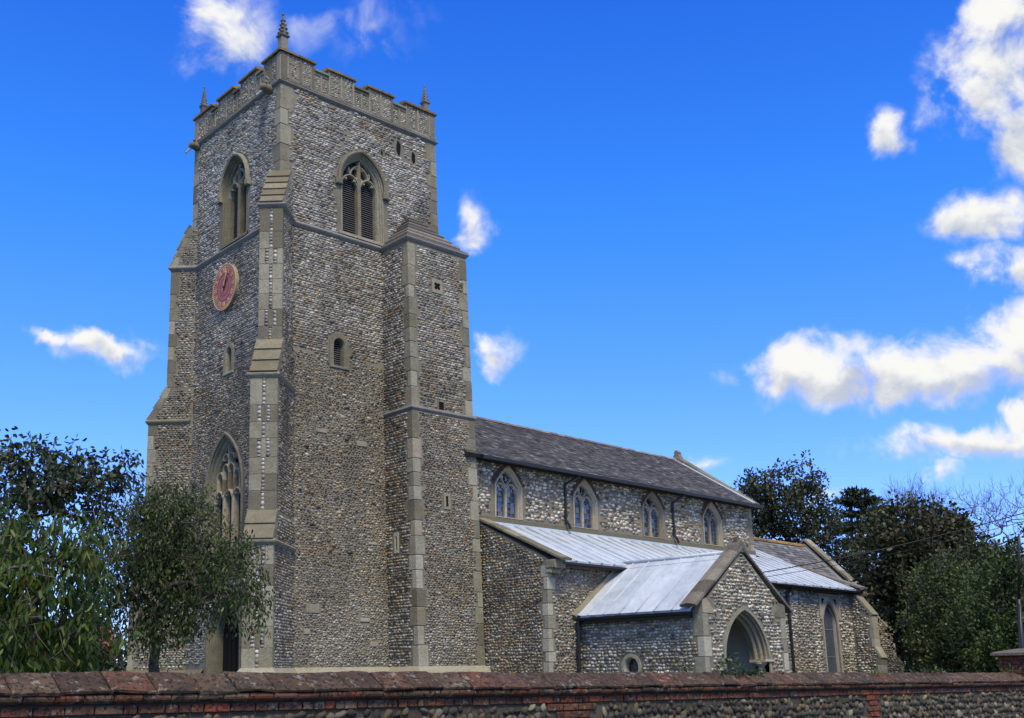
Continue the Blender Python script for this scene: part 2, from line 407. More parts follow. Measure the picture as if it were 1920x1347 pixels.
class MB:
    def __init__(s): s.v = []; s.f = []
    def add(s, vs, fs):
        k = len(s.v); s.v += [tuple(p) for p in vs]; s.f += [tuple(i + k for i in f) for f in fs]
    def box(s, fr, u0, u1, v0, v1, n0, n1):
        s.add([fr(u, v, n) for n in (n0, n1) for v in (v0, v1) for u in (u0, u1)],
              [(0, 1, 3, 2), (4, 6, 7, 5), (0, 4, 5, 1), (2, 3, 7, 6), (0, 2, 6, 4), (1, 5, 7, 3)])
    def cbox(s, fr, u0, u1, v0, v1, n0, n1, c=0.02):
        p = [fr(u0, v0, n0), fr(u1, v0, n0), fr(u1, v1, n0), fr(u0, v1, n0)]
        p += [fr(u0, v0, n1 - c), fr(u1, v0, n1 - c), fr(u1, v1, n1 - c), fr(u0, v1, n1 - c)]
        p += [fr(u0 + c, v0 + c, n1), fr(u1 - c, v0 + c, n1), fr(u1 - c, v1 - c, n1), fr(u0 + c, v1 - c, n1)]
        f = [(0, 3, 2, 1), (8, 9, 10, 11)]
        for k in range(4):
            j = (k + 1) % 4
            f += [(k, j, 4 + j, 4 + k), (4 + k, 4 + j, 8 + j, 8 + k)]
        s.add(p, f)
    def prism(s, fr, outer, n0, n1, holes=()):
        loops = [list(outer)] + [list(h) for h in holes]
        flat = [p for l in loops for p in l]
        tris = tessellate_polygon([[Vector((p[0], p[1], 0)) for p in l] for l in loops])
        N = len(flat)
        vs = [fr(p[0], p[1], n1) for p in flat] + [fr(p[0], p[1], n0) for p in flat]
        fs = [tuple(t) for t in tris] + [tuple(N + i for i in reversed(t)) for t in tris]
        b = 0
        for l in loops:
            for k in range(len(l)):
                j = (k + 1) % len(l)
                fs.append((b + k, b + j, N + b + j, N + b + k))
            b += len(l)
        s.add(vs, fs)
    def strip(s, rows, close=False):
        """loft between equal-length rows of points"""
        n = len(rows[0]); k = len(s.v)
        for r in rows: s.v += [tuple(p) for p in r]
        for i in range(len(rows) - 1):
            for j in range(n - 1 + (1 if close else 0)):
                a = k + i * n + j; b = k + i * n + (j + 1) % n
                s.f.append((a, b, b + n, a + n))
    def tube(s, p0, p1, r0, r1, n=6, cap=True):
        p0 = np.array(p0, float); p1 = np.array(p1, float); d = p1 - p0; L = np.linalg.norm(d)
        if L < 1e-6: return
        d /= L; a = np.cross(d, (0, 0, 1.0) if abs(d[2]) < 0.9 else (1.0, 0, 0)); a /= np.linalg.norm(a); b = np.cross(d, a)
        k = len(s.v)
        for p, r in ((p0, r0), (p1, r1)):
            for i in range(n):
                t = 2 * math.pi * i / n
                s.v.append(tuple(p + a * math.cos(t) * r + b * math.sin(t) * r))
        for i in range(n):
            j = (i + 1) % n; s.f.append((k + i, k + j, k + n + j, k + n + i))
        if cap: s.f.append(tuple(k + i for i in range(n))[::-1]); s.f.append(tuple(k + n + i for i in range(n)))
    def build(s, name, mt, parent=None, warp=None, smooth=False, kind=None, label=None):
        return mk(name, s.v, s.f, mt, parent, warp, smooth, kind, label=label)

def block(name, x0, x1, y0, y1, z0, z1, mt, parent, warp=None, c=0.015, xf=None, label=None):
    """a stone with all edges chamfered; xf maps local (a,b,z) to the world"""
    P = []; F = []
    X = (x0, x1); Y = (y0, y1); Z = (z0, z1)
    def q(ix, iy, iz, ax):
        p = [X[ix], Y[iy], Z[iz]]
        for k, i in enumerate((ix, iy, iz)):
            if k != ax: p[k] += c if i == 0 else -c
        return p
    idx = {}
    for ix in (0, 1):
        for iy in (0, 1):
            for iz in (0, 1):
                for ax in range(3):
                    idx[ix, iy, iz, ax] = len(P); P.append(q(ix, iy, iz, ax))
    for ax in range(3):
        o1, o2 = [k for k in range(3) if k != ax]
        for s_ in (0, 1):
            loop = []
            for a, b in ((0, 0), (1, 0), (1, 1), (0, 1)):
                i = [0, 0, 0]; i[ax] = s_; i[o1] = a; i[o2] = b
                loop.append(idx[(*i, ax)])
            F.append(loop)
    for ax in range(3):
        o1, o2 = [k for k in range(3) if k != ax]
        for a in (0, 1):
            for b in (0, 1):
                i0 = [0, 0, 0]; i0[o1] = a; i0[o2] = b; i1 = list(i0); i1[ax] = 1
                F.append([idx[(*i0, o1)], idx[(*i1, o1)], idx[(*i1, o2)], idx[(*i0, o2)]])
    for ix in (0, 1):
        for iy in (0, 1):
            for iz in (0, 1): F.append([idx[ix, iy, iz, k] for k in range(3)])
    if xf: P = [xf(*p) for p in P]
    return mk(name, P, F, mt, parent, warp, label=label)

def inpoly(px, py, poly):
    r = np.zeros(len(px), bool); n = len(poly)
    for i in range(n):
        x0, y0 = poly[i]; x1, y1 = poly[(i + 1) % n]
        if y0 == y1: continue
        c = ((y0 > py) != (y1 > py)) & (px < (x1 - x0) * (py - y0) / (y1 - y0) + x0)
        r ^= c
    return r

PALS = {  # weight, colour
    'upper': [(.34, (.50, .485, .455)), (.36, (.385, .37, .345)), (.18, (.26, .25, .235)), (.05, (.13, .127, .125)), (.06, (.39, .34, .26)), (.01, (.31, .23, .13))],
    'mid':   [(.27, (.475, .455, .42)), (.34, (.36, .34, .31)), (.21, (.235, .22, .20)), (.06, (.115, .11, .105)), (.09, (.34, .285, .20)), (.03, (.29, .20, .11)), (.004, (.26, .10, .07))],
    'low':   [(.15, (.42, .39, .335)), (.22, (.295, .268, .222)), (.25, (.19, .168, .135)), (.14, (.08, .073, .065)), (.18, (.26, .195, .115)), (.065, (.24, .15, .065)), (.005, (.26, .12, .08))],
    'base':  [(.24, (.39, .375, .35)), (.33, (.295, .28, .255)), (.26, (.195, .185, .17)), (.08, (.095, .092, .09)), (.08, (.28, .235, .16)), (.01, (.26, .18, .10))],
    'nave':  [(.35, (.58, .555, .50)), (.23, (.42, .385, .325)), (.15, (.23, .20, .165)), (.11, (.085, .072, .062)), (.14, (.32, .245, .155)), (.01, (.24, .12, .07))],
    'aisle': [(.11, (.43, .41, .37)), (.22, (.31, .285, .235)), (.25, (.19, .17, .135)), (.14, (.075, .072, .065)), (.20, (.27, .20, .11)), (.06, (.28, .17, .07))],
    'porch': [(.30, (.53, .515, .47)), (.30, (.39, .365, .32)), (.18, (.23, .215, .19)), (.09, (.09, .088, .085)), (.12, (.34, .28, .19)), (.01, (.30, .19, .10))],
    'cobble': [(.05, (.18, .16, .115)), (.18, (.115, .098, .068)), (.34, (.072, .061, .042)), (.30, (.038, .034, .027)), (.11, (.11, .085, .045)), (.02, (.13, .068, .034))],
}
def pick(pal, n):
    w = np.array([p[0] for p in PALS[pal]]); c = np.array([p[1] for p in PALS[pal]])
    k = rng.choice(len(w), n, p=w / w.sum())
    return c[k] * rng.uniform(0.72, 1.25, (n, 1)) * rng.uniform(0.95, 1.05, (n, 3))

class Flints:
    """knapped and cobble flints set in rows on wall planes, gathered into one mesh for each wall"""
    K = 8
    def __init__(s): s.V = []; s.C = []; s.n = 0
    def lay(s, fr, outer, rects=(), polys=(), h=0.095, w=0.16, bulge=0.045, pal='upper', wander=0.25, fill=0.95, coursed=False):
        us = [p[0] for p in outer]; vs = [p[1] for p in outer]
        U = []; Vv = []; W = []; H = []
        v = min(vs); vmax = max(vs); u0, u1 = min(us), max(us)
        while v < vmax:
            hh = h * (random.uniform(0.85, 1.2) if coursed else random.uniform(0.8, 1.25)); ph_ = random.uniform(0, 6)
            u = u0 - random.uniform(0, w)
            while u < u1:
                ww = w * random.uniform(0.5, 1.55)
                U.append(u + ww / 2); W.append(ww * (1.02 if coursed else 1)); H.append(hh * (random.uniform(.86, 1.0) if coursed else random.uniform(0.8, 1.15)))
                Vv.append(v + hh / 2 + hh * wander * random.uniform(-.5, .5) + (.012 * math.sin(u * 2.1 + ph_) if coursed else 0))
                u += ww
            v += hh
        U = np.array(U); Vv = np.array(Vv); W = np.array(W); H = np.array(H)
        ok = np.ones(len(U), bool)
        for du, dv in ((-.45, 0), (.45, 0), (0, -.45), (0, .45)):
            ok &= inpoly(U + du * W, Vv + dv * H, outer)
        for (a, b, c, d) in rects:
            ok &= ~((U + .46 * W > a) & (U - .46 * W < b) & (Vv + .46 * H > c) & (Vv - .46 * H < d))
        for P in polys:
            for du, dv in ((-.45, 0), (.45, 0), (0, -.45), (0, .45), (0, 0)):
                ok &= ~inpoly(U + du * W, Vv + dv * H, P)
        pf = np.sin(U * 1.31 + 2.1 * np.sin(Vv * .83 + fr.O[0])) * np.sin(Vv * 1.13 + 1.7 * np.sin(U * .71 + 1.3)) + .5 * np.sin(U * 3.7 + Vv * 2.3) * np.sin(Vv * 4.1 - U * 1.9)
        ok &= rng.random(len(U)) > np.where(pf > 1.0, .22, .025)
        U, Vv, W, H, pf = U[ok], Vv[ok], W[ok], H[ok], pf[ok]
        n = len(U)
        if not n: return
        pals = pal(Vv) if callable(pal) else [pal] * n
        C = np.zeros((n, 3)); pals = np.array(pals)
        for p in set(pals.tolist()):
            mk_ = pals == p; C[mk_] = pick(p, mk_.sum())
        C *= np.array([.95, .935, .88]) * (1 + .16 * np.clip(pf, -1.3, 1.3))[:, None]
        br = (pf < -.45) & (rng.random(n) < .30); C[br] = C[br] * np.array([.92, .74, .50])
        s.emit(fr, U, Vv, W, H, C, bulge, fill, coursed)
    def emit(s, fr, U, Vv, W, H, C, bulge, fill=1.0, coursed=False):
        n = len(U); K = s.K
        th = np.linspace(0, 2 * np.pi, K, endpoint=False)[None, :] + (np.pi / 8 + rng.uniform(-.12, .12, (n, 1)) if coursed else rng.uniform(0, 1, (n, 1)))
        rad = rng.uniform(0.96, 1.16, (n, K)) if coursed else rng.uniform(0.82, 1.1, (n, K))
        rot = rng.normal(0, 0.05 if coursed else 0.16, (n, 1))
        def ring(k, dep):
            x = np.cos(th) * rad * k * W[:, None] * 0.5 * fill; y = np.sin(th) * rad * k * H[:, None] * 0.5 * fill
            xr = x * np.cos(rot) - y * np.sin(rot); yr = x * np.sin(rot) + y * np.cos(rot)
            return U[:, None] + xr, Vv[:, None] + yr, np.broadcast_to(dep, xr.shape)
        B = bulge * rng.uniform(0.45, 1.3, (n, 1)); tl = rng.normal(0, 0.25, (n, 1)); tv = rng.normal(0, 0.2, (n, 1))
        a = ring(1.0, -0.012); b = ring(0.74, B * 0.72 + B * (tl * np.cos(th) + tv * np.sin(th)))
        c = (U[:, None], Vv[:, None], B)
        uu = np.concatenate([a[0], b[0], c[0]], 1); vv = np.concatenate([a[1], b[1], c[1]], 1); nn = np.concatenate([a[2], b[2], c[2]], 1)
        P = fr.O + uu[..., None] * fr.U + vv[..., None] * fr.V + nn[..., None] * fr.N
        s.V.append(P.reshape(-1, 3)); s.C.append(np.repeat(C, 2 * K + 1, 0)); s.n += n
    def build(s, name, parent, warp=None, mt='flint'):
        K = s.K; L = 2 * K + 1
        t = []
        for i in range(K):
            j = (i + 1) % K
            t += [(i, j, K + j), (i, K + j, K + i), (K + i, K + j, 2 * K)]
        t = np.array(t)
        F = (np.arange(s.n)[:, None, None] * L + t[None]).reshape(-1, 3)
        return mk(name, np.concatenate(s.V), F, mt, parent, warp, smooth=True, kind='stuff', cols=np.concatenate(s.C))

# pointed-arch outline, d = distance inward from the outer line
def arch(uc, hw, zb, zs, rise, d=0.0, n=9):
    if isinstance(rise, tuple):                     # flatter, straight-sided pointed head: (rise, bulge)
        ri, bu = rise; Lh = math.hypot(hw, ri); z0 = zs + d * (ri - Lh) / hw; z1 = zs + ri - d * Lh / hw; h = hw - d
        ux, uz = h, z1 - z0; q = math.hypot(ux, uz); nx, nz = -uz / q, ux / q
        L = [(uc - h + ux * t + nx * bu * 4 * t * (1 - t), z0 + uz * t + nz * bu * 4 * t * (1 - t)) for t in np.linspace(0, 1, n)]
        return [(uc - h, zb)] + L + [(2 * uc - x, y) for x, y in reversed(L[:-1])] + [(uc + h, zb)]
    R = (hw * hw + rise * rise) / (2 * hw); c = R - hw; r = R - d
    te = math.acos(max(-1, min(1, -c / r)))
    L = [(uc + c + r * math.cos(t), zs + r * math.sin(t)) for t in np.linspace(math.pi, te, n)]
    Rr = [(2 * uc - x, y) for x, y in reversed(L[:-1])]
    return [(uc - hw + d, zb)] + L + Rr + [(uc + hw - d, zb)]

def surround(mb, fr, uc, hw, zb, zs, rise, prof, n=9):
    mb.strip([[fr(u, v, nn) for u, v in arch(uc, hw, zb, zs, rise, d, n)] for d, nn in prof])

def bar(mb, fr, path, w, n0, n1, ch=0.4):
    """a moulded stone bar along a path in the wall plane"""
    P = np.array(path, float); T = np.gradient(P, axis=0); T /= np.linalg.norm(T, axis=1)[:, None] + 1e-9
    Nn = np.stack([-T[:, 1], T[:, 0]], 1)
    dn = (n1 - n0)
    sec = [(-w / 2, n0), (-w / 2, n1 - dn * ch), (-w * 0.2, n1), (w * 0.2, n1), (w / 2, n1 - dn * ch), (w / 2, n0)]
    mb.strip([[fr(*(P[i] + Nn[i] * a), b) for i in range(len(P))] for a, b in sec])
    for i in (0, -1):
        mb.add([fr(*(P[i] + Nn[i] * a), b) for a, b in sec], [tuple(range(6))])

def plan_sweep(mb, path, prof, closed=False):
    """sweep a profile (out, z) along a plan path whose outside is on the right"""
    P = [np.array(p, float) for p in path]; n = len(P); offs = []
    for i in range(n):
        ns = []
        if i > 0 or closed:
            d = P[i] - P[i - 1]; d /= np.linalg.norm(d); ns.append(np.array([d[1], -d[0]]))
        if i < n - 1 or closed:
            d = P[(i + 1) % n] - P[i]; d /= np.linalg.norm(d); ns.append(np.array([d[1], -d[0]]))
        if len(ns) == 1: offs.append(ns[0])
        else:
            b = ns[0] + ns[1]; offs.append(b / max(0.35, 1 + ns[0] @ ns[1]))
    rows = [[(*(P[i] + offs[i] * o), z) for i in range(n)] for o, z in prof]
    mb.strip(rows, close=closed)

def quoins(parent, cx, cy, dA, dB, zs, lens, warp, mt='stone', proud=0.014, name='quoin', joint=0.010, mats=None):
    """corner stones; returns rectangles (length along A, along B, z0, z1)"""
    out = []
    for k in range(len(zs) - 1):
        la, lb = lens[k % len(lens)]
        la *= random.uniform(0.85, 1.15); lb *= random.uniform(0.85, 1.15)
        z0, z1 = zs[k] + joint, zs[k + 1] - joint
        pr = proud * random.uniform(0.6, 1.5)
        def xf(a, b, z): return (cx + dA[0] * a + dB[0] * b, cy + dA[1] * a + dB[1] * b, z)
        block(name, -pr, la, -pr, lb, z0, z1, (mats[k % len(mats)] if mats else mt), parent, warp, 0.012, xf)
        out.append((la, lb, z0, z1))
    return out

def levels(z0, z1, h, var=0.25):
    zs = [z0]
    while zs[-1] < z1 - h * 0.7: zs.append(zs[-1] + h * random.uniform(1 - var, 1 + var))
    zs[-1] = z1
    return zs

def crenel(mer, L, zb, zc, zm):
    p = [(0, zb)]
    pts = []
    for k, (a, b) in enumerate(mer):
        pts += [(a, zm), (b, zm)]
        if k < len(mer) - 1: pts += [(b, zc), (mer[k + 1][0], zc)]
    return [(0, zb)] + pts + [(L, zb)]

def sphere_pts(c, r, nu=8, nv=5, sq=(1, 1, 1)):
    V = []; F = []
    for i in range(nv + 1):
        ph = math.pi * i / nv
        for j in range(nu):
            t = 2 * math.pi * j / nu
            V.append((c[0] + r * sq[0] * math.sin(ph) * math.cos(t), c[1] + r * sq[1] * math.sin(ph) * math.sin(t), c[2] + r * sq[2] * math.cos(ph)))
    for i in range(nv):
        for j in range(nu):
            a = i * nu + j; b = i * nu + (j + 1) % nu
            F.append((a, b, b + nu, a + nu))
    return V, F

# ------------------------------------------------------------------ the ground
def ground():
    xs = np.concatenate([np.linspace(-600, -60, 8), np.linspace(-40, 120, 41), np.linspace(160, 700, 8)])
    ys = np.concatenate([np.linspace(-500, -20, 8), [-6, 4, 7.9, 8.5, 9.5], np.linspace(14, 100, 22), np.linspace(140, 700, 8)])
    V = []; F = []
    for y in ys:
        for x in xs:
            z = -1.65 if y < 8.2 else -1.12 - 0.012 * max(0, min(60, x - 20))
            if y > 60: z -= 0.01 * min(200, y - 60)
            V.append((x, y, z))
    n = len(xs)
    for j in range(len(ys) - 1):
        for i in range(n - 1):
            a = j * n + i; F.append((a, a + 1, a + n + 1, a + n))
    tagd(mk('ground', V, F, 'grass', smooth=True), kind='structure')
    mb = MB(); fr = Fr((0, 0, -1.646), (1, 0, 0), (0, 0, 1), (0, 1, 0))
    mb.box(fr, -120, 160, -4.5, 6.6, -0.3, 0.0)
    tagd(mb.build('lane', 'asphalt'), kind='structure')
ground()

# ------------------------------------------------------------------ the church
X0, Y0 = 15.495, 28.112
church = empty('church', (X0 + 3, Y0 + 3, -1.12))
tagd(church, 'grey flint village church with tall battlemented tower, long nave, lead-roofed aisle and gabled porch', 'church')
TW, TD = 6.65, 6.30                     # the tower, east-west and north-south
GZ = -1.3
FS = Fr((X0, Y0, 0), (1, 0, 0), (0, -1, 0))
FW = Fr((X0, Y0, 0), (0, 1, 0), (-1, 0, 0))
FE = Fr((X0 + TW, Y0, 0), (0, 1, 0), (1, 0, 0))
FN = Fr((X0, Y0 + TD, 0), (1, 0, 0), (0, 1, 0))

BELF = dict(hw=0.88, zb=14.42, zs=16.45, rise=1.16)
BS, BW = 3.26, 3.06
def belf_outline(uc, d=0): return arch(uc, BELF['hw'], BELF['zb'], BELF['zs'], BELF['rise'], d)
WW = dict(hw=1.16, zb=3.75, zs=5.75, rise=1.80); WWC = 3.32
DW = dict(hw=1.10, zb=GZ - .05, zs=1.1, rise=1.25); DWC = 3.15
slitS = arch(2.25, 0.30, 9.62, 10.35, 0.32); slitW = arch(3.22, 0.28, 9.72, 10.35, 0.36)

tower = MB()
tower.prism(FS, [(0, GZ), (TW, GZ), (TW, 19.30), (0, 19.30)], -0.9, 0, [belf_outline(BS), slitS])
tower.prism(FW, [(0.9, GZ), (TD, GZ), (TD, 19.30), (0.9, 19.30)], -0.9, 0,
            [belf_outline(BW), slitW, arch(WWC, WW['hw'], WW['zb'], WW['zs'], WW['rise']), arch(DWC, DW['hw'], GZ + 0.05, DW['zs'], DW['rise'])])
tower.box(FE, 0.9, TD, GZ, 19.30, -0.9, 0)
tower.box(FN, 0.9, TW - 0.9, GZ, 19.30, -0.9, 0)
lid = Fr((X0, Y0, 19.2), (1, 0, 0), (0, 0, 1), (0, 1, 0))
tower.box(lid, 0.5, TW - 0.5, 0.5, TD - 0.5, -0.2, 0.0)  # unseen lid, put in to keep light out of the hollow tower
TWALL = tower.build('tower_wall', 'mortar', church, warp_tower)

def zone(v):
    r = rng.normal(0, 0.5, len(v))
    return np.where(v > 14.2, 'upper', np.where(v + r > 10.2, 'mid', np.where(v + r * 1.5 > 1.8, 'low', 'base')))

# quoins of the tower above the buttresses, then turret
TQ = levels(15.75, 19.22, 0.6)
lens_t = [(0.42, 0.27), (0.26, 0.42)]
q_sw = quoins(TWALL, X0, Y0, (1, 0), (0, 1), TQ, lens_t, warp_tower)
q_se = quoins(TWALL, X0 + TW, Y0, (-1, 0), (0, 1), levels(14.2, 19.22, 0.62), lens_t, warp_tower)
q_nw = quoins(TWALL, X0, Y0 + TD, (1, 0), (0, -1), levels(15.75, 19.22, 0.62), lens_t, warp_tower)
TU0, TU1, TUY = 4.07, 6.66, -1.48      # the stair turret

fl = Flints()
rectsS = [(-1, la, z0, z1) for la, lb, z0, z1 in q_sw] + [(TW - la, TW + 1, z0, z1) for la, lb, z0, z1 in q_se]
rectsS += [(TU0 + .14, 9, GZ, 14.1)]
hoodS = belf_outline(BS, -0.17)
holeA = [(4.92, 18.45, .12, .33), (5.60, 18.28, .1, .26), (4.15, 18.0, .05, .1), (5.2, 18.1, .06, .09), (4.75, 18.52, .05, .1)]
for (a, b, c, d) in holeA: rectsS.append((a - c, a + c, b - d, b + d))
RUB = {'upper': (0.083, 0.165, 0.042, ), 'low': (0.085, 0.135, 0.042)}
top_poly = [(0.02, 14.3), (TW - .02, 14.3), (TW - .02, 19.2), (0.02, 19.2)]
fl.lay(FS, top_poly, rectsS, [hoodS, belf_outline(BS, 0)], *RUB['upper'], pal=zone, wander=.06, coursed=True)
slit_rect_s = (1.86, 2.64, 9.50, 9.62); SLP = [arch(2.25, .30, 9.58, 10.35, .32, -.08)]
ash = [(1.35, 1.75, 7.30, 7.42), (2.9, 3.3, 7.05, 7.22), (1.0, 1.45, 1.72, 1.98), (2.95, 3.3, 1.5, 1.62), (0.92, 1.12, 1.1, 1.26), (3.3, 3.6, .75, .9), (3.3, 3.62, 3.9, 3.98), (3.2, 3.6, 5.86, 5.92)]
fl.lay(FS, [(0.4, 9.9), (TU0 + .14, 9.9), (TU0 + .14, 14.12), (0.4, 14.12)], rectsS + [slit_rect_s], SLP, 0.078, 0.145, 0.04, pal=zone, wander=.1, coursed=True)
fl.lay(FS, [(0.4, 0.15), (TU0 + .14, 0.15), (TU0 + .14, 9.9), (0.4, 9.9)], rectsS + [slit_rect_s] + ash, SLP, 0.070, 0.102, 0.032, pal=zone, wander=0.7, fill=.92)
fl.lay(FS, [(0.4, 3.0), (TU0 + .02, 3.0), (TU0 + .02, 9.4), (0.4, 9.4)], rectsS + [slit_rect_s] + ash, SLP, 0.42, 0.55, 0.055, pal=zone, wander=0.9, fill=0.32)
for (a, b, c, d) in ash:
    mb = MB(); mb.cbox(FS, a, b, c, d, -0.02, 0.035, 0.012); mb.build('ashlar_patch', 'pale_stone', TWALL, warp_tower)
rectsW = [(-1, lb, z0, z1) for la, lb, z0, z1 in q_sw] + [(TD - lb, TD + 1, z0, z1) for la, lb, z0, z1 in q_nw]
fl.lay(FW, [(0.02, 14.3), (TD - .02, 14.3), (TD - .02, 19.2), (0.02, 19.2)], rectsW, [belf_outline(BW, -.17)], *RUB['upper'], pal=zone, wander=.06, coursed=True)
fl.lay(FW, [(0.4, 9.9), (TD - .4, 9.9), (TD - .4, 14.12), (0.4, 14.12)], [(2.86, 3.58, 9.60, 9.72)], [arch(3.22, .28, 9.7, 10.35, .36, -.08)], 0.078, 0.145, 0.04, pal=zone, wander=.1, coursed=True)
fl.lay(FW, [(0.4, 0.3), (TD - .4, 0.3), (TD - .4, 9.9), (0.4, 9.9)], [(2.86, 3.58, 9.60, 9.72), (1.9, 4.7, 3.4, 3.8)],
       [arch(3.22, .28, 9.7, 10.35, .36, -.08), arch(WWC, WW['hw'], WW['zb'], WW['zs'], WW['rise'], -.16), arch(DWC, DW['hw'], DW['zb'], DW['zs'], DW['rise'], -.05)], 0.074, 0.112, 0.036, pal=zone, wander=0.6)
fl.build('flint_facing', TWALL, warp_tower)
for (a, b, c, d) in holeA[:3]:           # fallen facing: flat dark patches painted for the shade of hollows
    mb = MB(); k = 9
    ring = [(a + c * .95 * math.cos(t) * random.uniform(.7, 1.1), b + d * math.sin(t) * random.uniform(.75, 1.1)) for t in np.linspace(0, 2 * math.pi, k, endpoint=False)]
    mb.strip([[FS(u, v, 0.012) for u, v in ring], [FS(a + (u - a) * .75, b + (v - b) * .8, 0.004) for u, v in ring]], close=True)
    mb.add([FS(a + (u - a) * .75, b + (v - b) * .8, 0.004) for u, v in ring], [tuple(range(k))])
    mb.build('hollow_shade', 'dark', TWALL, warp_tower)

# ---- diagonal buttresses
def dia(corner, sx_, sy_):
    """frame of a diagonal buttress; n outward from the corner, t across"""
    cx, cy = corner
    N = np.array([sx_ * S2, sy_ * S2, 0]); T = np.array([-sy_ * S2, sx_ * S2, 0])
    if sx_ < 0 and sy_ < 0: T = np.array([S2, -S2, 0])
    return Fr((cx, cy, 0), T, N)
BD = [(1.02, 0.72), (1.62, 0.80), (1.99, 0.84)]
BPROF = [(-.45, GZ), (BD[2][0], GZ), (BD[2][0], 3.5), (BD[1][0], 4.45), (BD[1][0], 8.45), (BD[0][0], 9.7), (BD[0][0], 14.2), (-.02, 15.85), (-.45, 15.85)]
def buttress(corner, sx_, sy_, front, sides, BD=BD):
    fr = dia(corner, sx_, sy_)
    frp = lambda w: Fr(fr.O, fr.N, fr.U)           # u = outward, n = across
    mb = MB(); f = frp(0)
    (d1, w1), (d2, w2), (d3, w3) = BD
    mb.prism(f, [(-.45, GZ), (d1, GZ), (d1, 14.2), (-.02, 15.85), (-.45, 15.85)], -w1 / 2, w1 / 2)
    mb.prism(f, [(-.40, GZ), (d2, GZ), (d2, 8.45), (d1 - .03, 9.72), (-.40, 9.72)], -w2 / 2, w2 / 2)
    mb.prism(f, [(-.35, GZ), (d3, GZ), (d3, 3.5), (d2 - .03, 4.47), (-.35, 4.47)], -w3 / 2, w3 / 2)
    B = mb.build('buttress', 'mortar', church, warp_tower)
    # weathering slabs on the three slopes
    for (n0, z0, n1, z1, w, cnt) in ((d1 + .05, 14.28, .0, 15.9, w1, 5), (d2 + .04, 8.55, d1 - .02, 9.78, w2, 3), (d3 + .04, 3.6, d2 - .02, 4.5, w3, 2)):
        L = math.hypot(n1 - n0, z1 - z0); tn, tz = (n1 - n0) / L, (z1 - z0) / L; on, oz = tz, -tn
        for k in range(cnt):
            a, b = L * k / cnt, L * (k + 1) / cnt + 0.03
            lift = 0.035
            poly = [(n0 + tn * a + on * (lift + .03), z0 + tz * a + oz * (lift + .03)), (n0 + tn * b + on * lift * .4, z0 + tz * b + oz * lift * .4),
                    (n0 + tn * b - on * .05, z0 + tz * b - oz * .05), (n0 + tn * a - on * .05, z0 + tz * a - oz * .05)]
            m2 = MB(); m2.prism(f, poly, -w / 2 - .012, w / 2 + .012)
            m2.build('weathering_stone', 'weathered', B, warp_tower)
    fl = Flints()
    for (za, zb, (d, w), n_in) in ((9.72, 14.15, BD[0], -.36), (4.47, 8.42, BD[1], -.40), (0.14, 3.46, BD[2], -.42)):
        courses = levels(za, zb, 0.52, 0.12)
        for s in (-1, 1):
            fs = Fr(fr.O + fr.U * (s * w / 2), fr.N, fr.U * s)
            if s in sides:
                rects = []
                for k in range(len(courses) - 1):
                    la = 0.30 if k % 2 else 0.20
                    z0, z1 = courses[k] + .005, courses[k + 1] - .005
                    if s not in front:
                        m2 = MB(); m2.cbox(fs, d - la, d + .012, z0, z1, -.25, .014, .012); m2.build('quoin', 'stone', B, warp_tower)
                        rects.append((d - la, 9, z0, z1))
                    else: rects.append((d - .13, 9, z0, z1))
                fl.lay(fs, [(n_in, za), (d - .01, za), (d - .01, zb), (n_in, zb)], rects, [], 0.078, 0.125, 0.038, pal=zone)
        if front:                                    # ashlar with columns of knapped flint
            ff = Fr(fr.O + fr.N * d, fr.U, fr.N)
            h = w / 2 + .012
            for k in range(len(courses) - 1):
                z0, z1 = courses[k] + .004, courses[k + 1] - .004
                if k % 2 == 0:
                    spans = [(-h, -.055), (.055, h)]; cols = [(-.055, .055)]
                else:
                    spans = [(-h, -.19), (-.06, .075), (.20, h)]; cols = [(-.19, -.06), (.075, .20)]
                if random.random() < .18: spans = [(-h, -.05), (.06, h)]; cols = [(-.05, .06)]
                for a, b in spans:
                    m2 = MB(); m2.cbox(ff, a + .003, b - .003, z0, z1, -.14, .016, .008); m2.build('ashlar_block', 'stone', B, warp_tower)
                for a, b in cols:
                    z = z0
                    while z < z1 - .05:
                        hh = random.uniform(.08, .15); e = min(z + hh, z1)
                        fl.emit(ff, np.array([(a + b) / 2]), np.array([(z + e) / 2]), np.array([b - a]), np.array([e - z]), pick('mid', 1) * .95, .03, 1.0, True)
                        z = e
    for (n0, z0, n1, z1, w) in ((d1, 14.3, .0, 15.8, w1), (d2, 8.58, d1, 9.7, w2), (d3, 3.62, d2, 4.45, w3)):
        for s in sides:
            fs = Fr(fr.O + fr.U * (s * w / 2), fr.N, fr.U * s)
            m_ = .17
            fl.lay(fs, [(-w / 2, z0), (n0 - m_, z0), (max(n1 - m_, -w / 2 + .01), z1 - .05), (-w / 2, z1 - .05)], [], [], 0.078, 0.125, 0.038, pal=zone)
            L_ = math.hypot(n1 - n0, z1 - z0)
            k_ = 4 if w == w1 else 3
            for q in range(k_):                       # tabling stones along the rake
                a, b = q / k_, (q + 1) / k_ - .01
                pa_ = (n0 + (n1 - n0) * a, z0 + (z1 - z0) * a); pb_ = (n0 + (n1 - n0) * b, z0 + (z1 - z0) * b)
                m2 = MB(); m2.prism(fs, [pa_, pb_, (pb_[0] - m_, pb_[1]), (pa_[0] - m_ - .06, pa_[1])], -.05, .014); m2.build('tabling_stone', 'stone', B, warp_tower)
    if fl.n: fl.build('flint_panels', B, warp_tower)
    # strings round the two lower stages
    c = np.array(corner)
    def pl(n, t): p = fr.O + fr.N * n + fr.U * t; return (p[0], p[1])
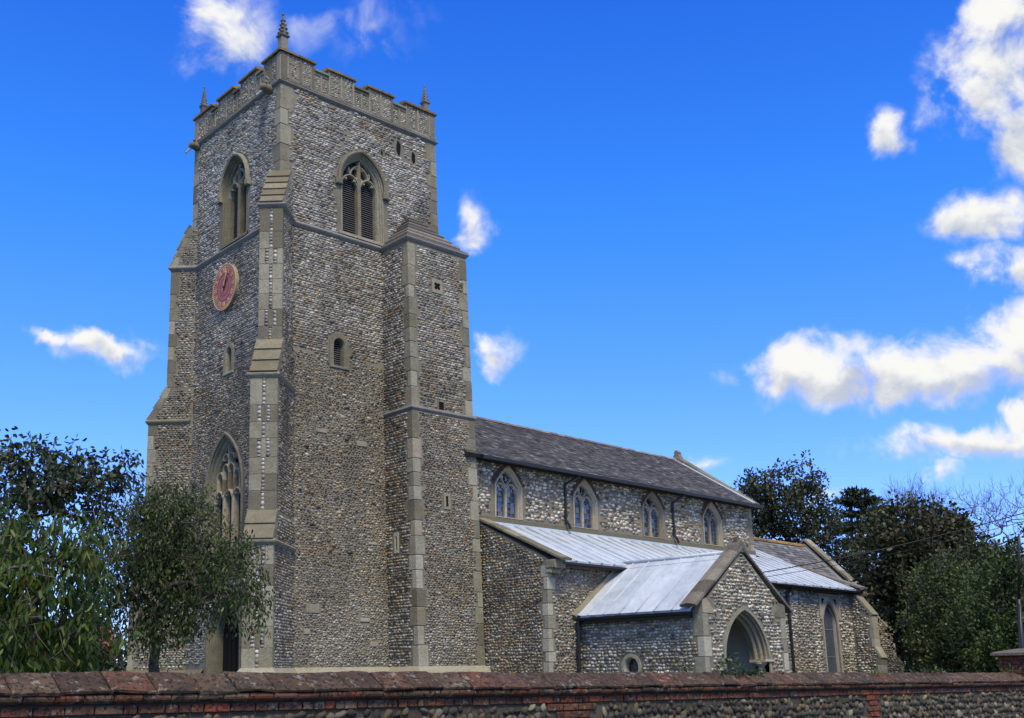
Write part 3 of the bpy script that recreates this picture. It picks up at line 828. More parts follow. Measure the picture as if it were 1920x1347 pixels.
    for (d, w, z) in ((d2, w2, 8.44), (d3, w3, 3.5)):
        m2 = MB()
        path = [pl(-w / 2 + .1, -w / 2), pl(d, -w / 2), pl(d, w / 2), pl(-w / 2 + .1, w / 2)]
        dd = np.array(path[1]) - np.array(path[0]); out = np.array([dd[1], -dd[0]])
        side = -(fr.U[:2])
        if out @ side < 0: path = path[::-1]
        plan_sweep(m2, path, [(-.03, z - .07), (.03, z - .06), (.09, z + .02), (.10, z + .06), (.02, z + .13), (-.03, z + .13)])
        m2.build('string_course', 'weathered', B, warp_tower)
    return fr
fr_sw = buttress((X0, Y0), -1, -1, (-1, 1), (1, -1))
BDN = [(.60, .72), (1.18, .80), (1.55, .84)]
fr_nw = buttress((X0, Y0 + TD), -1, 1, (), (-1, 1), BDN)

# ---- stair turret
FTS = Fr((X0, Y0 + TUY, 0), (1, 0, 0), (0, -1, 0))
FTW = Fr((X0 + TU0, Y0, 0), (0, -1, 0), (-1, 0, 0))      # u = distance southward
mb = MB()
tf = Fr((X0, Y0, 0), (1, 0, 0), (0, 0, 1), (0, 1, 0))
mb.box(tf, TU0, TU1, TUY, 0.05, GZ, 14.12)
mb.box(tf, TU0 - .035, TU1 + .035, TUY - .035, 0.04, GZ, 8.2)
TUR = mb.build('stair_turret', 'mortar', church, warp_tower)
fl = Flints(); rS = []; rW = []
for (za, zb, o, h) in ((8.3, 14.02, 0.0, .6), (0.14, 8.16, .035, .56)):
    q1 = quoins(TUR, X0 + TU0 - o, Y0 + TUY - o, (1, 0), (0, 1), levels(za, zb, h), [(.33, .30), (.24, .20), (.30, .34)], warp_tower, mats=['stone', 'stone', 'stone', 'pale_stone'] if za > 1 else ['pale_stone', 'pale_stone', 'gold_stone', 'stone', 'pale_stone'])
    q2 = quoins(TUR, X0 + TU1 + o, Y0 + TUY - o, (-1, 0), (0, 1), levels(za, zb, h), [(.34, .2), (.22, .34)], warp_tower)
    fs_ = Fr(FTS.O + FTS.N * o, FTS.U, FTS.N); fw_ = Fr(FTW.O + FTW.N * o, FTW.U, FTW.N)
    rects = [(TU0 - 1, TU0 - o + a, z0, z1) for a, b, z0, z1 in q1] + [(TU1 + o - a, 9, z0, z1) for a, b, z0, z1 in q2]
    rects += [(5.05, 5.52, 12.45, 12.97), (5.15, 5.42, 8.3, 8.65), (5.2, 5.52, 5.0, 5.55)]
    fl.lay(fs_, [(TU0 - o, za), (TU1 + o, za), (TU1 + o, zb), (TU0 - o, zb)], rects, [], .08 if o == 0 else .072, .14 if o == 0 else .105, .038, pal=zone, wander=.06 if o == 0 else .6, coursed=o == 0)
    rects = [(-TUY + o - b, 9, z0, z1) for a, b, z0, z1 in q1] + [(.38, .66, 3.6, 4.3)]
    fl.lay(fw_, [(-0.12, za), (-TUY + o, za), (-TUY + o, zb), (-0.12, zb)], rects, [], .088, .14, .044, pal=zone, wander=.1, coursed=True)
fl.build('flint_facing', TUR, warp_tower)
# quatrefoil, putlog light and slits of the turret
def framed_slit(fr, u, v, w, h, ow, oh, mt, parent, name='slit_window'):
    mb = MB()
    mb.cbox(fr, u - w / 2, u - ow / 2, v - h / 2, v + h / 2, -.05, .03, .008); mb.cbox(fr, u + ow / 2, u + w / 2, v - h / 2, v + h / 2, -.05, .03, .008)
    mb.cbox(fr, u - ow / 2, u + ow / 2, v + oh / 2, v + h / 2, -.05, .03, .008); mb.cbox(fr, u - ow / 2, u + ow / 2, v - h / 2, v - oh / 2, -.05, .03, .008)
    o = mb.build(name, mt, parent, warp_tower)
    m2 = MB(); m2.box(fr, u - ow / 2, u + ow / 2, v - oh / 2, v + oh / 2, -.02, .004); m2.build('opening_shade', 'dark', o, warp_tower)  # dark plate on solid wall, colouring in the slit's shade
    return o
fs1 = Fr(FTS.O + FTS.N * .035, FTS.U, FTS.N); fw1 = Fr(FTW.O + FTW.N * .035, FTW.U, FTW.N)
framed_slit(fs1, 5.36, 5.28, .27, .52, .10, .34, 'gold_stone', church)
framed_slit(fw1, .52, 3.95, .24, .66, .07, .42, 'pale_stone', church)
framed_slit(FTS, 5.29, 8.47, .30, .34, .22, .26, 'stone', church)
mb = MB()
quat = []
for k in range(32):
    t = 2 * math.pi * k / 32 + math.pi / 4; r = .085 + .07 * abs(math.cos(2 * (t - math.pi / 4))) ** .6
    quat.append((5.285 + r * math.cos(t), 12.71 + r * math.sin(t)))
mb.prism(FTS, [(5.06, 12.46), (5.51, 12.46), (5.51, 12.96), (5.06, 12.96)], -.02, .035, [quat])
qo = mb.build('quatrefoil_light', 'stone', church, warp_tower)
mb = MB(); mb.box(FTS, 5.10, 5.47, 12.50, 12.92, -.015, .006); mb.build('opening_shade', 'dark', qo, warp_tower)  # dark plate paints the shade within the quatrefoil
# stone slab roof of the turret, stepped courses rising to the tower wall
capo = empty('turret_roof', (X0 + 5.3, Y0 - .7, 14.2)); capo.parent = church; capo.matrix_parent_inverse = Matrix.Translation(-Vector(church.location))
ax, az_ = 5.36, 15.85
N_ = 7
for k in range(N_):
    t0, t1 = k / N_, (k + 1) / N_ + .02
    def ring(t, o, z):
        l = TU0 + (ax - TU0) * t - o; r = TU1 + (ax - TU1) * t + o; y = TUY * (1 - t) - o
        return [(X0 + l, Y0 + .05, z), (X0 + l, Y0 + y, z), (X0 + r, Y0 + y, z), (X0 + r, Y0 + .05, z)]
    z0 = 14.24 + (az_ - 14.24) * t0; z1 = 14.24 + (az_ - 14.24) * min(1.0, t1)
    t1 = min(t1, .985)
    mb = MB(); mb.strip([ring(t0, .02, z0), ring(t0, .07, z0), ring(t0, .075, z0 + .05), ring(t1, .03, z1)])
    mb.add(ring(t1, .03, z1), [(0, 1, 2, 3)])
    mb.build('roof_slab', 'moss_stone' if k % 3 else 'string_stone', capo, warp_tower)
mb = MB(); mb.prism(tf, [(TU0 + .1, TUY + .1), (TU1 - .1, TUY + .1), (TU1 - .1, 0), (TU0 + .1, 0)], 14.0, 14.25); mb.build('core', 'mortar', capo, warp_tower)

# ---- string courses of the tower
def P2(x, y): return (X0 + x, Y0 + y)
def dpl(fr, n, t): p = fr.O + fr.N * n + fr.U * t; return (p[0], p[1])
w = BD[0][1]; d = BD[0][0]
prof = lambda z, o, h: [(-.04, z - h * .55), (o * .25, z - h * .5), (o * .85, z - h * .1), (o, z + h * .05), (o, z + h * .2), (.01, z + h * .75), (-.04, z + h * .75)]
def nwp(n, t):                                      # mirror of the south-west buttress
    x, y = dpl(fr_sw, n, t); return (x, 2 * (Y0 + TD / 2) - y)
path = [P2(TW, TD), P2(w * S2, TD)] + [nwp(BDN[0][0], w / 2), nwp(BDN[0][0], -w / 2), P2(0, TD - w * S2)] + [P2(0, w * S2), dpl(fr_sw, d, -w / 2), dpl(fr_sw, d, w / 2), P2(w * S2, 0), P2(TU0, 0), P2(TU0, TUY), P2(TU1, TUY), P2(TU1, 0)]
mb = MB(); plan_sweep(mb, path, prof(14.2, .10, .18)); mb.build('string_course', 'string_stone', church, warp_tower)
sq = [P2(0, TD), P2(0, 0), P2(TW, 0), P2(TW, TD)]
mb = MB(); plan_sweep(mb, sq, prof(19.26, .10, .15), closed=True); mb.build('string_course', 'string_stone', church, warp_tower)
mb = MB(); plan_sweep(mb, [P2(TU0 - .035, -.02), P2(TU0 - .035, TUY - .035), P2(TU1 + .035, TUY - .035), P2(TU1 + .035, 0)], prof(8.23, .06, .12)); mb.build('string_course', 'string_stone', church, warp_tower)
# plinth
d3, w3 = BD[2]
pp = [(-.03, GZ), (.17, GZ), (.17, -.06), (.14, .0), (.02, .15), (-.03, .16)]
mb = MB(); plan_sweep(mb, [P2(0, DWC - 1.3), P2(0, w3 * S2), dpl(fr_sw, d3, -w3 / 2), dpl(fr_sw, d3, w3 / 2), P2(w3 * S2, 0), P2(TU0 - .035, 0), P2(TU0 - .035, TUY - .035), P2(TU1 + .035, TUY - .035), P2(TU1 + .035, 0)], pp)
mb.build('plinth', 'stone', church, warp_tower)
def nwp3(n, t):
    x, y = dpl(fr_sw, n, t); return (x, 2 * (Y0 + TD / 2) - y)
mb = MB(); plan_sweep(mb, [P2(w3 * S2, TD), nwp3(BDN[2][0], w3 / 2), nwp3(BDN[2][0], -w3 / 2), P2(0, TD - w3 * S2), P2(0, DWC + 1.3)], pp)
mb.build('plinth', 'weathered', church, warp_tower)

# ---- parapet
MERS = [(0, 1.29), (1.88, 2.97), (3.60, 4.68), (5.27, TW)]
MERW = [(0, 1.10), (1.57, 2.75), (3.23, 4.41), (4.88, TD)]
ZP, ZC, ZM = 19.34, 20.16, 20.42
def parapet(fr, mer, L, detail, inset=0.0):
    mb = MB()
    out = crenel(mer, L, ZP, ZC, ZM)
    if inset: out = [(min(max(u, inset), L - inset), v) for u, v in out]
    mb.prism(fr, out, -.34, .02)
    P = mb.build('parapet', 'mortar' if detail else 'parapet_stone', church, warp_tower)
    fl = Flints()
    def coping(a, b, z, nm='coping'):
        m2 = MB(); o = .07
        sec = [(-.40, z), (-.42, z + .06), (-.17, z + .15), (.12, z + .07), (.11, z), ]
        rows = [[fr(a, v, n) for n, v in sec], [fr(b, v, n) for n, v in sec]]
        m2.strip(rows, close=True); m2.add(rows[0], [(0, 1, 2, 3, 4)]); m2.add(rows[1], [(4, 3, 2, 1, 0)])
        m2.build(nm, 'coping_lichen' if z > ZC + .1 else 'parapet_stone', P, warp_tower)
    for k, (a, b) in enumerate(mer):
        e0 = a - (.07 if a > 0 else .08) if not (inset and a == 0) else a + inset + .01
        e1 = b + (.07 if b < L else .08) if not (inset and b == L) else b - inset - .01
        n = 2 if b - a > .8 else 1
        xs = np.linspace(e0, e1, n + 1)
        for i in range(n): coping(xs[i] + (.003 if i else 0), xs[i + 1] - .003, ZM)
    gaps = [(mer[k][1], mer[k + 1][0]) for k in range(len(mer) - 1)]
    for a, b in gaps: coping(a + .002, b - .002, ZC)
    if not detail: return
    ribs = []
    for k, (a, b) in enumerate(mer):
        a2 = a + (.22 if a == 0 else .0); b2 = b - (.22 if b == L else 0)
        if a == 0: ribs.append((a - .012, a2, ZP + .02, ZM - .002))
        if b == L: ribs.append((b2, b + .012, ZP + .02, ZM - .002))
        mid = (a2 + b2) / 2
        edges = [(a2, a2 + .075), (mid - .04, mid + .04), (b2 - .075, b2)]
        for e in edges: ribs.append((*e, ZP + .12, ZM - .002))
        panels = [(a2 + .075, mid - .04), (mid + .04, b2 - .075)]
        for (p, q) in panels:
            fl.lay(fr, [(p, ZP + .13), (q, ZP + .13), (q, ZM - .02), (p, ZM - .02)], [], [], .082, .105, .045, pal='upper', wander=.15)
    for a, b in gaps:
        mid = (a + b) / 2
        ribs.append((mid - .035, mid + .035, ZP + .12, ZC - .1)); ribs.append((a, b, ZC - .12, ZC - .002))
        for (p, q) in ((a, mid - .035), (mid + .035, b)):
            fl.lay(fr, [(p, ZP + .13), (q, ZP + .13), (q, ZC - .2), (.5 * (p + q), ZC - .1), (p, ZC - .2)], [], [], .08, .10, .045, pal='upper', wander=.15)
    for (a, b, c, e) in ribs:
        m2 = MB(); m2.cbox(fr, a, b, c, e, -.02, .045, .01); m2.build('flushwork_rib', 'parapet_stone', P, warp_tower)
    xs = np.linspace(.26, L - .26, 8)
    for i in range(7):
        m2 = MB(); m2.cbox(fr, xs[i] + .003, xs[i + 1] - .003, ZP + .02, ZP + .118, -.02, .04, .01); m2.build('base_band', 'parapet_stone', P, warp_tower)
    f = fl.build('flint_panels', P, warp_tower)
parapet(FS, MERS, TW, True)
parapet(FW, MERW, TD, True, )
parapet(FE, MERW, TD, False, .36)
parapet(FN, MERS, TW, False, .36)

# ---- pinnacles
def pinnacle(x, y, z, s, h, crock, tiers=4):
    root = empty('pinnacle', (X0 + x, Y0 + y, z)); root.parent = church; root.matrix_parent_inverse = Matrix.Translation(-Vector(church.location))
    cx, cy = X0 + x, Y0 + y
    def ring(r, z): return [(cx + r * a, cy + r * b, z) for a, b in ((-1, -1), (1, -1), (1, 1), (-1, 1))]
    hs = h * .36
    mb = MB(); mb.strip([ring(s, z), ring(s * .94, z + hs)], close=True); mb.build('shaft', 'string_stone', root, warp_tower)
    mb = MB(); mb.strip([ring(s * .94, z + hs), ring(s * 1.3, z + hs + .05), ring(s * 1.32, z + hs + .10), ring(s * .8, z + hs + .16)], close=True); mb.build('moulding', 'string_stone', root, warp_tower)
    mb = MB(); mb.strip([ring(s * .8, z + hs + .14), ring(s * .18, z + h * .96)], close=True); mb.build('spirelet', 'string_stone', root, warp_tower)
    z1 = z + hs + .16; z2 = z + h * .9
    for k in range(tiers):
        t = (k + .35) / tiers; zz = z1 + (z2 - z1) * t; r = s * (.8 - .62 * t)
        for a, b in ((-1, -1), (1, -1), (1, 1), (-1, 1)):
            V, F = sphere_pts((cx + a * r * .98, cy + b * r * .98, zz), crock * (1 - .35 * t), 6, 4, (1, 1, .8))
            mk('crocket', V, F, 'string_stone', root, warp_tower, smooth=True)
    V, F = sphere_pts((cx, cy, z + h), s * .34, 7, 5, (1, 1, 1.3)); mk('finial', V, F, 'weathered', root, warp_tower, smooth=True)
pinnacle(.16, .16, 20.52, .135, 1.50, .07)
pinnacle(.2, TD - .2, 20.45, .105, 1.42, .035, 5)
pinnacle(TW - .25, .2, 20.45, .115, 1.25, .038, 4)
pinnacle(TW - .2, TD - .2, 20.45, .13, 1.0, .045, 4)

# ---- gargoyles with lead spouts
def gargoyle(v, L):
    root = empty('gargoyle', (X0, Y0 + v, 19.2)); root.parent = church; root.matrix_parent_inverse = Matrix.Translation(-Vector(church.location))
    mb = MB(); rows = []
    for n, w_, h_, dz in ((-.1, .17, .19, 0), (.12, .19, .20, 0), (.28, .15, .15, .0), (.36, .19, .17, .01), (.48, .17, .15, .0), (.55, .08, .07, -.03)):
        rows.append([FW(v + w_ * math.cos(t), 19.16 + dz + h_ * math.sin(t) * (1 if math.sin(t) > 0 else .75), n * L) for t in np.linspace(0, 2 * math.pi, 9)[:-1]])
    mb.strip(rows, close=True); mb.add(rows[-1], [tuple(range(8))])
    mb.build('beast', 'weathered', root, warp_tower, smooth=True)
    for s in (-1, 1):
        V, F = sphere_pts(FW(v + s * .13, 19.33, .36 * L), .06, 6, 4); mk('ear', V, F, 'weathered', root, warp_tower, smooth=True)
    mb = MB(); mb.tube(FW(v, 19.08, .42 * L), FW(v + .02, 18.78, .72 * L), .035, .035, 8); mb.build('spout', 'pipe_lead', root, warp_tower)
gargoyle(.62, .8); gargoyle(TD - .3, .7)

# ---- windows
def cusp_bar(mb, fr, uc, hw, zs, rise, w, n0, n1, cusps=True):
    P = arch(uc, hw, zs - .01, zs, rise, 0, 8)[1:-1]
    bar(mb, fr, P, w, n0, n1)
    if cusps:
        k = len(P)
        for f_, s in ((.28, 1), (.72, -1)):
            i = int(k * f_); a = np.array(P[i - 1]); b = np.array(P[i + 1]); m_ = (a + b) / 2
            tip = m_ + (np.array([uc, zs + rise * .25]) - m_) * .42
            q = [tuple(a), tuple(b), tuple(tip)]
            mb.prism(fr, q, n0 + .02, n1 - .03)

def belfry(fr, uc, name):
    root = empty(name, fr(uc, 14.4, 0)); root.parent = church; root.matrix_parent_inverse = Matrix.Translation(-Vector(church.location))
    hw, zb, zs, ri = BELF['hw'], BELF['zb'], BELF['zs'], BELF['rise']
    mb = MB(); surround(mb, fr, uc, hw, zb, zs, ri, [(-.02, .0), (-.02, .022), (.03, .022), (.045, -.03), (.075, -.04), (.09, -.09), (.12, -.12), (.15, -.13), (.18, -.20), (.18, -.5)], 12)
    mb.build('jamb_moulding', 'stone', root, warp_tower)
    mb = MB(); surround(mb, fr, uc, hw, zs - .08, zs, ri, [(-.02, .0), (-.02, .10), (-.08, .13), (-.14, .09), (-.15, .0)], 12)
    for s in (-1, 1): mb.cbox(fr, uc + s * (hw + .11) - .13, uc + s * (hw + .11) + .13, zs - .30, zs - .04, -.01, .13, .03)
    mb.build('hood_mould', 'stone', root, warp_tower)
    i = hw - .17
    mb = MB(); mb.cbox(fr, uc - .075, uc + .075, zb, zs + ri - .33, -.36, -.12, .05); mb.build('mullion', 'stone', root, warp_tower)
    mb = MB()
    zl = zs - .12
    for s in (-1, 1):
        c = uc + s * (i + .04) / 2; h = (i - .04) / 2
        cusp_bar(mb, fr, c, h + .03, zl, h * 1.35, .085, -.34, -.13)
        top = zl + h * 1.35
        # daggers above: from the head of the light to the arch, and to the mullion
        bar(mb, fr, [(c, top - .02), (c - s * .02, top + .12), (c - s * .10, top + .26), (c - s * .2, top + .36), (uc + s * .04, zs + ri - .42)], .07, -.33, -.14)
        bar(mb, fr, [(c, top - .02), (c + s * .06, top + .12), (c + s * .05, top + .24)], .06, -.33, -.14)
        for (pu, pv) in ((c + s * .05, top + .2), (uc + s * .14, top + .30)):
            mb.prism(fr, [(pu - .06, pv), (pu + .06, pv), (pu, pv + .09)], -.3, -.17)
        mb.prism(fr, [(uc + s * .03, zl + .03), (uc + s * .22, zl + .33), (uc + s * .03, zl + .52)], -.3, -.18)
    bar(mb, fr, [(uc, zs + ri - .4), (uc, zs + ri - .22)], .08, -.33, -.13)
    mb.build('tracery', 'stone', root, warp_tower)
    mb = MB(); z = zb + .10
    while z < zs + ri - .3:
        for s in (-1, 1):
            u0 = uc + (.06 if s > 0 else -i - .03); u1 = uc + (i + .03 if s > 0 else -.06)
            lim = hw if z < zs else arch_half(hw, ri, z - zs)
            u0 = max(u0, uc - lim); u1 = min(u1, uc + lim)
            if u1 - u0 > .05:
                mb.add([fr(u0, z - .03, -.34), fr(u1, z - .03, -.34), fr(u1, z + .035, -.44), fr(u0, z + .035, -.44),
                        fr(u0, z - .048, -.345), fr(u1, z - .048, -.345), fr(u1, z + .017, -.445), fr(u0, z + .017, -.445)],
                       [(0, 1, 2, 3), (4, 7, 6, 5), (0, 4, 5, 1), (2, 6, 7, 3)])
        z += .082
    mb.build('louvre_slats', 'louvre', root, warp_tower, kind='stuff')
    mb = MB(); mb.prism(fr, arch(uc, hw - .01, zb, zs, ri, 0), -.56, -.50); mb.build('dark_backing', 'dark', root, warp_tower)
    mb = MB(); mb.add([fr(uc - hw - .12, zb - .08, .06), fr(uc + hw + .12, zb - .08, .06), fr(uc + hw + .12, zb + .02, .05), fr(uc - hw - .12, zb + .02, .05), fr(uc + hw - .05, zb + .14, -.36), fr(uc - hw + .05, zb + .14, -.36)],
                      [(0, 1, 2, 3), (3, 2, 4, 5)])
    mb.build('sill', 'stone', root, warp_tower)
def arch_half(hw, rise, dz):
    if isinstance(rise, tuple):
        return max(0.0, hw * (1 - dz / rise[0]) + rise[1])
    R = (hw * hw + rise * rise) / (2 * hw); c = R - hw
    return max(0.0, math.sqrt(max(0, R * R - dz * dz)) - c)
belfry(FS, BS, 'belfry_window'); belfry(FW, BW, 'belfry_window')

def small_light(fr, uc, hw, zb, zs, ri, louv):
    root = empty('slit_window', fr(uc, zb, 0)); root.parent = church; root.matrix_parent_inverse = Matrix.Translation(-Vector(church.location))
    mb = MB(); surround(mb, fr, uc, hw, zb, zs, ri, [(-.09, -.02), (-.09, .03), (.08, .03), (.11, -.02), (.13, -.3)], 6); mb.build('surround', 'stone', root, warp_tower)
    mb = MB(); mb.cbox(fr, uc - hw - .08, uc + hw + .08, zb - .09, zb, -.1, .05, .015); mb.build('sill', 'stone', root, warp_tower)
    mb = MB(); mb.prism(fr, arch(uc, hw - .005, zb, zs, ri), -.36, -.28); mb.build('dark_backing', 'dark', root, warp_tower)
    if louv:
        mb = MB(); z = zb + .05
        while z < zs + ri * .5:
            mb.add([fr(uc - hw + .12, z - .03, -.16), fr(uc + hw - .12, z - .03, -.16), fr(uc + hw - .12, z + .03, -.24), fr(uc - hw + .12, z + .03, -.24)], [(0, 1, 2, 3)])
            z += .072
        mb.build('louvre_slats', 'louvre', root, warp_tower, kind='stuff')
small_light(FS, 2.25, .30, 9.62, 10.35, .32, True)
small_light(FW, 3.22, .28, 9.72, 10.35, .36, False)

def west_window():
    fr = FW; uc = WWC; hw, zb, zs, ri = WW['hw'], WW['zb'], WW['zs'], WW['rise']
    root = empty('west_window', fr(uc, zb, 0)); root.parent = church; root.matrix_parent_inverse = Matrix.Translation(-Vector(church.location))
    mb = MB(); surround(mb, fr, uc, hw, zb, zs, ri, [(-.10, -.02), (-.13, .05), (-.10, .09), (-.02, .07), (.0, .01), (.05, .01), (.08, -.06), (.16, -.10), (.19, -.14), (.24, -.18), (.26, -.5)], 14); mb.build('jamb_moulding', 'stone', root, warp_tower)
    i = hw - .26
    mb = MB()
    n0, n1 = -.36, -.10
    lw = 2 * i / 3
    zl = zs - .35
    for k in (1, 2): mb.cbox(fr, uc - i + lw * k - .06, uc - i + lw * k + .06, zb, zl + .25, n0, n1, .04)
    for k in range(3):
        c = uc - i + lw * (k + .5)
        cusp_bar(mb, fr, c, lw / 2, zl, lw * .62, .08, n0, n1)
    # upright panels of the head
    for k in range(4):
        c = uc - i + lw * (k - .0) if False else uc + (k - 1.5) * lw * .62
        zt = zs + arch_half(hw - .28, ri - .25, 0) * 0
        base = zl + lw * .62
        hh = .62 if k in (1, 2) else .38
        for s in (-1, 1): bar(mb, fr, [(c + s * lw * .31, base - .1), (c + s * lw * .31, base + hh)], .06, n0, n1)
        cusp_bar(mb, fr, c, lw * .31, base + hh, lw * .42, .06, n0, n1, False)
    for k in (-.5, .5):
        cusp_bar(mb, fr, uc + k * lw * .62, lw * .3, zl + lw * .62 + 1.0, lw * .35, .06, n0, n1, False)
    bar(mb, fr, [(uc, zl + lw * .62 + .6), (uc, zs + ri - .25)], .06, n0, n1)
    mb.build('tracery', 'gold_stone', root, warp_tower)
    for k in range(3):
        c = uc - i + lw * (k + .5)
        mb = MB(); mb.box(fr, c - lw / 2, c + lw / 2, zb, zl + lw * .8, -.34, -.32); mb.build('pane', 'glass_dark', root, warp_tower)
    mb = MB(); mb.prism(fr, arch(uc, hw - .02, zb, zs, ri, .1), -.50, -.45); mb.build('dark_backing', 'dark', root, warp_tower)
    mb = MB(); mb.add([fr(uc - hw - .15, zb - .2, .12), fr(uc + hw + .15, zb - .2, .12), fr(uc + hw + .15, zb - .1, .10), fr(uc - hw - .15, zb - .1, .10), fr(uc + hw, zb + .12, -.5), fr(uc - hw, zb + .12, -.5), fr(uc - hw - .15, zb - .24, 0), fr(uc + hw + .15, zb - .24, 0)], [(0, 1, 2, 3), (3, 2, 4, 5), (6, 7, 1, 0)])
    mb.build('sill', 'stone', root, warp_tower)
west_window()

def west_door():
    fr = FW; uc = DWC; hw, zs, ri = DW['hw'], DW['zs'], DW['rise']; zb = GZ + .06
    root = empty('west_door', fr(uc, zb, 0)); root.parent = church; root.matrix_parent_inverse = Matrix.Translation(-Vector(church.location))
    mb = MB(); surround(mb, fr, uc, hw, zb, zs, ri, [(-.05, -.02), (-.06, .05), (.04, .06), (.05, .0), (.09, -.02), (.10, -.07), (.14, -.07), (.15, -.13), (.19, -.14), (.20, -.2), (.24, -.21), (.25, -.46)], 12); mb.build('jamb_moulding', 'stone', root, warp_tower)
    mb = MB(); mb.prism(fr, arch(uc, hw - .02, zb, zs, ri, .2), -.50, -.42); d_ = mb.build('door_leaf', 'door', root, warp_tower)
    for k in range(5):
        mb = MB(); u = uc - .6 + .3 * k; mb.box(fr, u - .02, u + .02, zb + .02, zs + .35, -.42, -.39); mb.build('door_rib', 'door', d_, warp_tower)
west_door()

# ------------------------------------------------------------------ the clock (its own thing, fixed to the tower)
def clock():
    v0, z0, R = 3.44, 12.78, .82
    root = empty('tower_clock', tuple(warp_tower(np.array([FW(v0, z0, 0)]))[0]))
    tagd(root, 'round red clock face with gilt Roman numerals high on the tower', 'clock')
    F = Fr(FW(v0, z0, 0), (0, -1, 0), (-1, 0, 0))     # u runs to the right as seen
    def disc(r, n0, n1, k=40): 
        mb = MB(); ring = [(r * math.cos(2 * math.pi * i / k), r * math.sin(2 * math.pi * i / k)) for i in range(k)]; mb.prism(F, ring, n0, n1); return mb
    def annulus(r0, r1, n0, n1, k=48):
        mb = MB(); mb.strip([[F(r * math.cos(2 * math.pi * i / k), r * math.sin(2 * math.pi * i / k), n) for i in range(k)] for r, n in ((r0, n0), (r0, n1), (r1, n1), (r1, n0))], close=True); return mb
    disc(R + .012, -.02, .11).build('backing', 'stone', root, warp_tower)
    disc(R - .01, .05, .128).build('dial', 'red', root, warp_tower)
    annulus(R - .018, R + .008, .115, .14).build('rim', 'gold', root, warp_tower)
    annulus(.485, .50, .12, .134).build('ring_line', 'dark_red', root, warp_tower)
    annulus(.30, .312, .12, .134).build('ring_line', 'dark_red', root, warp_tower)
    dots = MB()
    for i in range(60):
        t = 2 * math.pi * i / 60; c, s = math.cos(t), math.sin(t); r = .745; a = .016
        dots.add([F((r + du) * c - dv * s, (r + du) * s + dv * c, n) for n in (.12, .137) for du, dv in ((-.028, -a), (.028, -a), (.028, a), (-.028, a))], [(4, 5, 6, 7), (0, 1, 5, 4), (1, 2, 6, 5), (2, 3, 7, 6), (3, 0, 4, 7)])
    dots.build('minute_marks', 'gold', root, warp_tower, kind='stuff')
    num = ['XII', 'I', 'II', 'III', 'IIII', 'V', 'VI', 'VII', 'VIII', 'IX', 'X', 'XI']
    for h, txt in enumerate(num):
        ang = math.pi / 2 - 2 * math.pi * h / 12; er = (math.cos(ang), math.sin(ang)); et = (math.sin(ang), -math.cos(ang))
        wd = {'I': .048, 'V': .105, 'X': .105}; tot = sum(wd[c] for c in txt); x = -tot / 2
        mb = MB(); r0, r1 = .53, .69
        def stroke(a, b, wt):
            d = np.array(b) - np.array(a); L = np.linalg.norm(d); n = np.array([-d[1], d[0]]) / L * wt / 2
            q = [np.array(a) + n, np.array(b) + n, np.array(b) - n, np.array(a) - n]
            P = [(er[0] * p[1] + et[0] * p[0], er[1] * p[1] + et[1] * p[0]) for p in q]
            mb.add([F(u, v, n_) for n_ in (.12, .139) for u, v in P], [(4, 5, 6, 7), (0, 1, 5, 4), (1, 2, 6, 5), (2, 3, 7, 6), (3, 0, 4, 7)])
        for c in txt:
            cx = x + wd[c] / 2; k = wd[c] * .42
            if c == 'I': stroke((cx, r0), (cx, r1), .026)
            if c == 'V': stroke((cx, r0), (cx - k, r1), .03); stroke((cx, r0), (cx + k, r1), .018)
            if c == 'X': stroke((cx - k, r1), (cx + k, r0), .03); stroke((cx - k, r0), (cx + k, r1), .018)
            x += wd[c]
        mb.build('numeral', 'gold', root, warp_tower)
    def hand(deg, L, wd, mt, n):
        t = math.radians(90 - deg); c, s = math.cos(t), math.sin(t)
        pts = [(-.14, .02), (0, wd), (L * .6, wd * .55), (L * .74, wd * 1.5), (L, 0)]
        q = pts + [(a, -b) for a, b in reversed(pts[:-1])]
        mb = MB(); mb.prism(F, [(a * c - b * s, a * s + b * c) for a, b in q], n, n + .012); return mb.build('hand', mt, root, warp_tower)
    hand(33, .40, .045, 'clock_black', .15); hand(22, .60, .03, 'gold', .168)
    disc(.05, .12, .185, 12).build('hub', 'clock_black', root, warp_tower)
clock()

# ------------------------------------------------------------------ the nave
def wn_root(name, loc):
    e = empty(name, loc); e.parent = church; e.matrix_parent_inverse = Matrix.Translation(-Vector(church.location)); return e
NY, NX0, NX1 = 26.65, 22.7, 38.85
RY, RZ = 30.5, 9.60
FNS = Fr((0, NY, 0), (1, 0, 0), (0, -1, 0))
NWIN = [24.36, 28.22, 32.10, 35.94]
NW_ = dict(hw=.61, zb=5.04, zs=6.16, rise=(.70, .055))
mb = MB(); mb.prism(FNS, [(NX0, 2.5), (NX1 - .001, 2.5), (NX1 - .001, 7.0), (NX0, 7.0)], -.7, 0, [arch(c, NW_['hw'], NW_['zb'], NW_['zs'], NW_['rise']) for c in NWIN])
fN2 = Fr((0, 2 * RY - NY, 0), (1, 0, 0), (0, 1, 0)); mb.box(fN2, NX0, NX1, -1.4, 7.2, -.7, 0)
NW = mb.build('nave_wall', 'mortar', church, warp_nave)
qn = quoins(NW, NX1, NY, (-1, 0), (0, 1), levels(4.95, 7.0, .42), [(.2, .34), (.34, .2)], warp_nave)
fl = Flints()
fl.lay(FNS, [(NX0, 5.06), (NX1, 5.06), (NX1, 7.15), (NX0, 7.15)], [(NX1 - a, 99, z0, z1) for a, b, z0, z1 in qn], [arch(c, NW_['hw'], NW_['zb'], NW_['zs'], NW_['rise'], -.12) for c in NWIN], .115, .165, .055, pal='nave', wander=.7)
fl.build('flint_facing', NW, warp_nave)
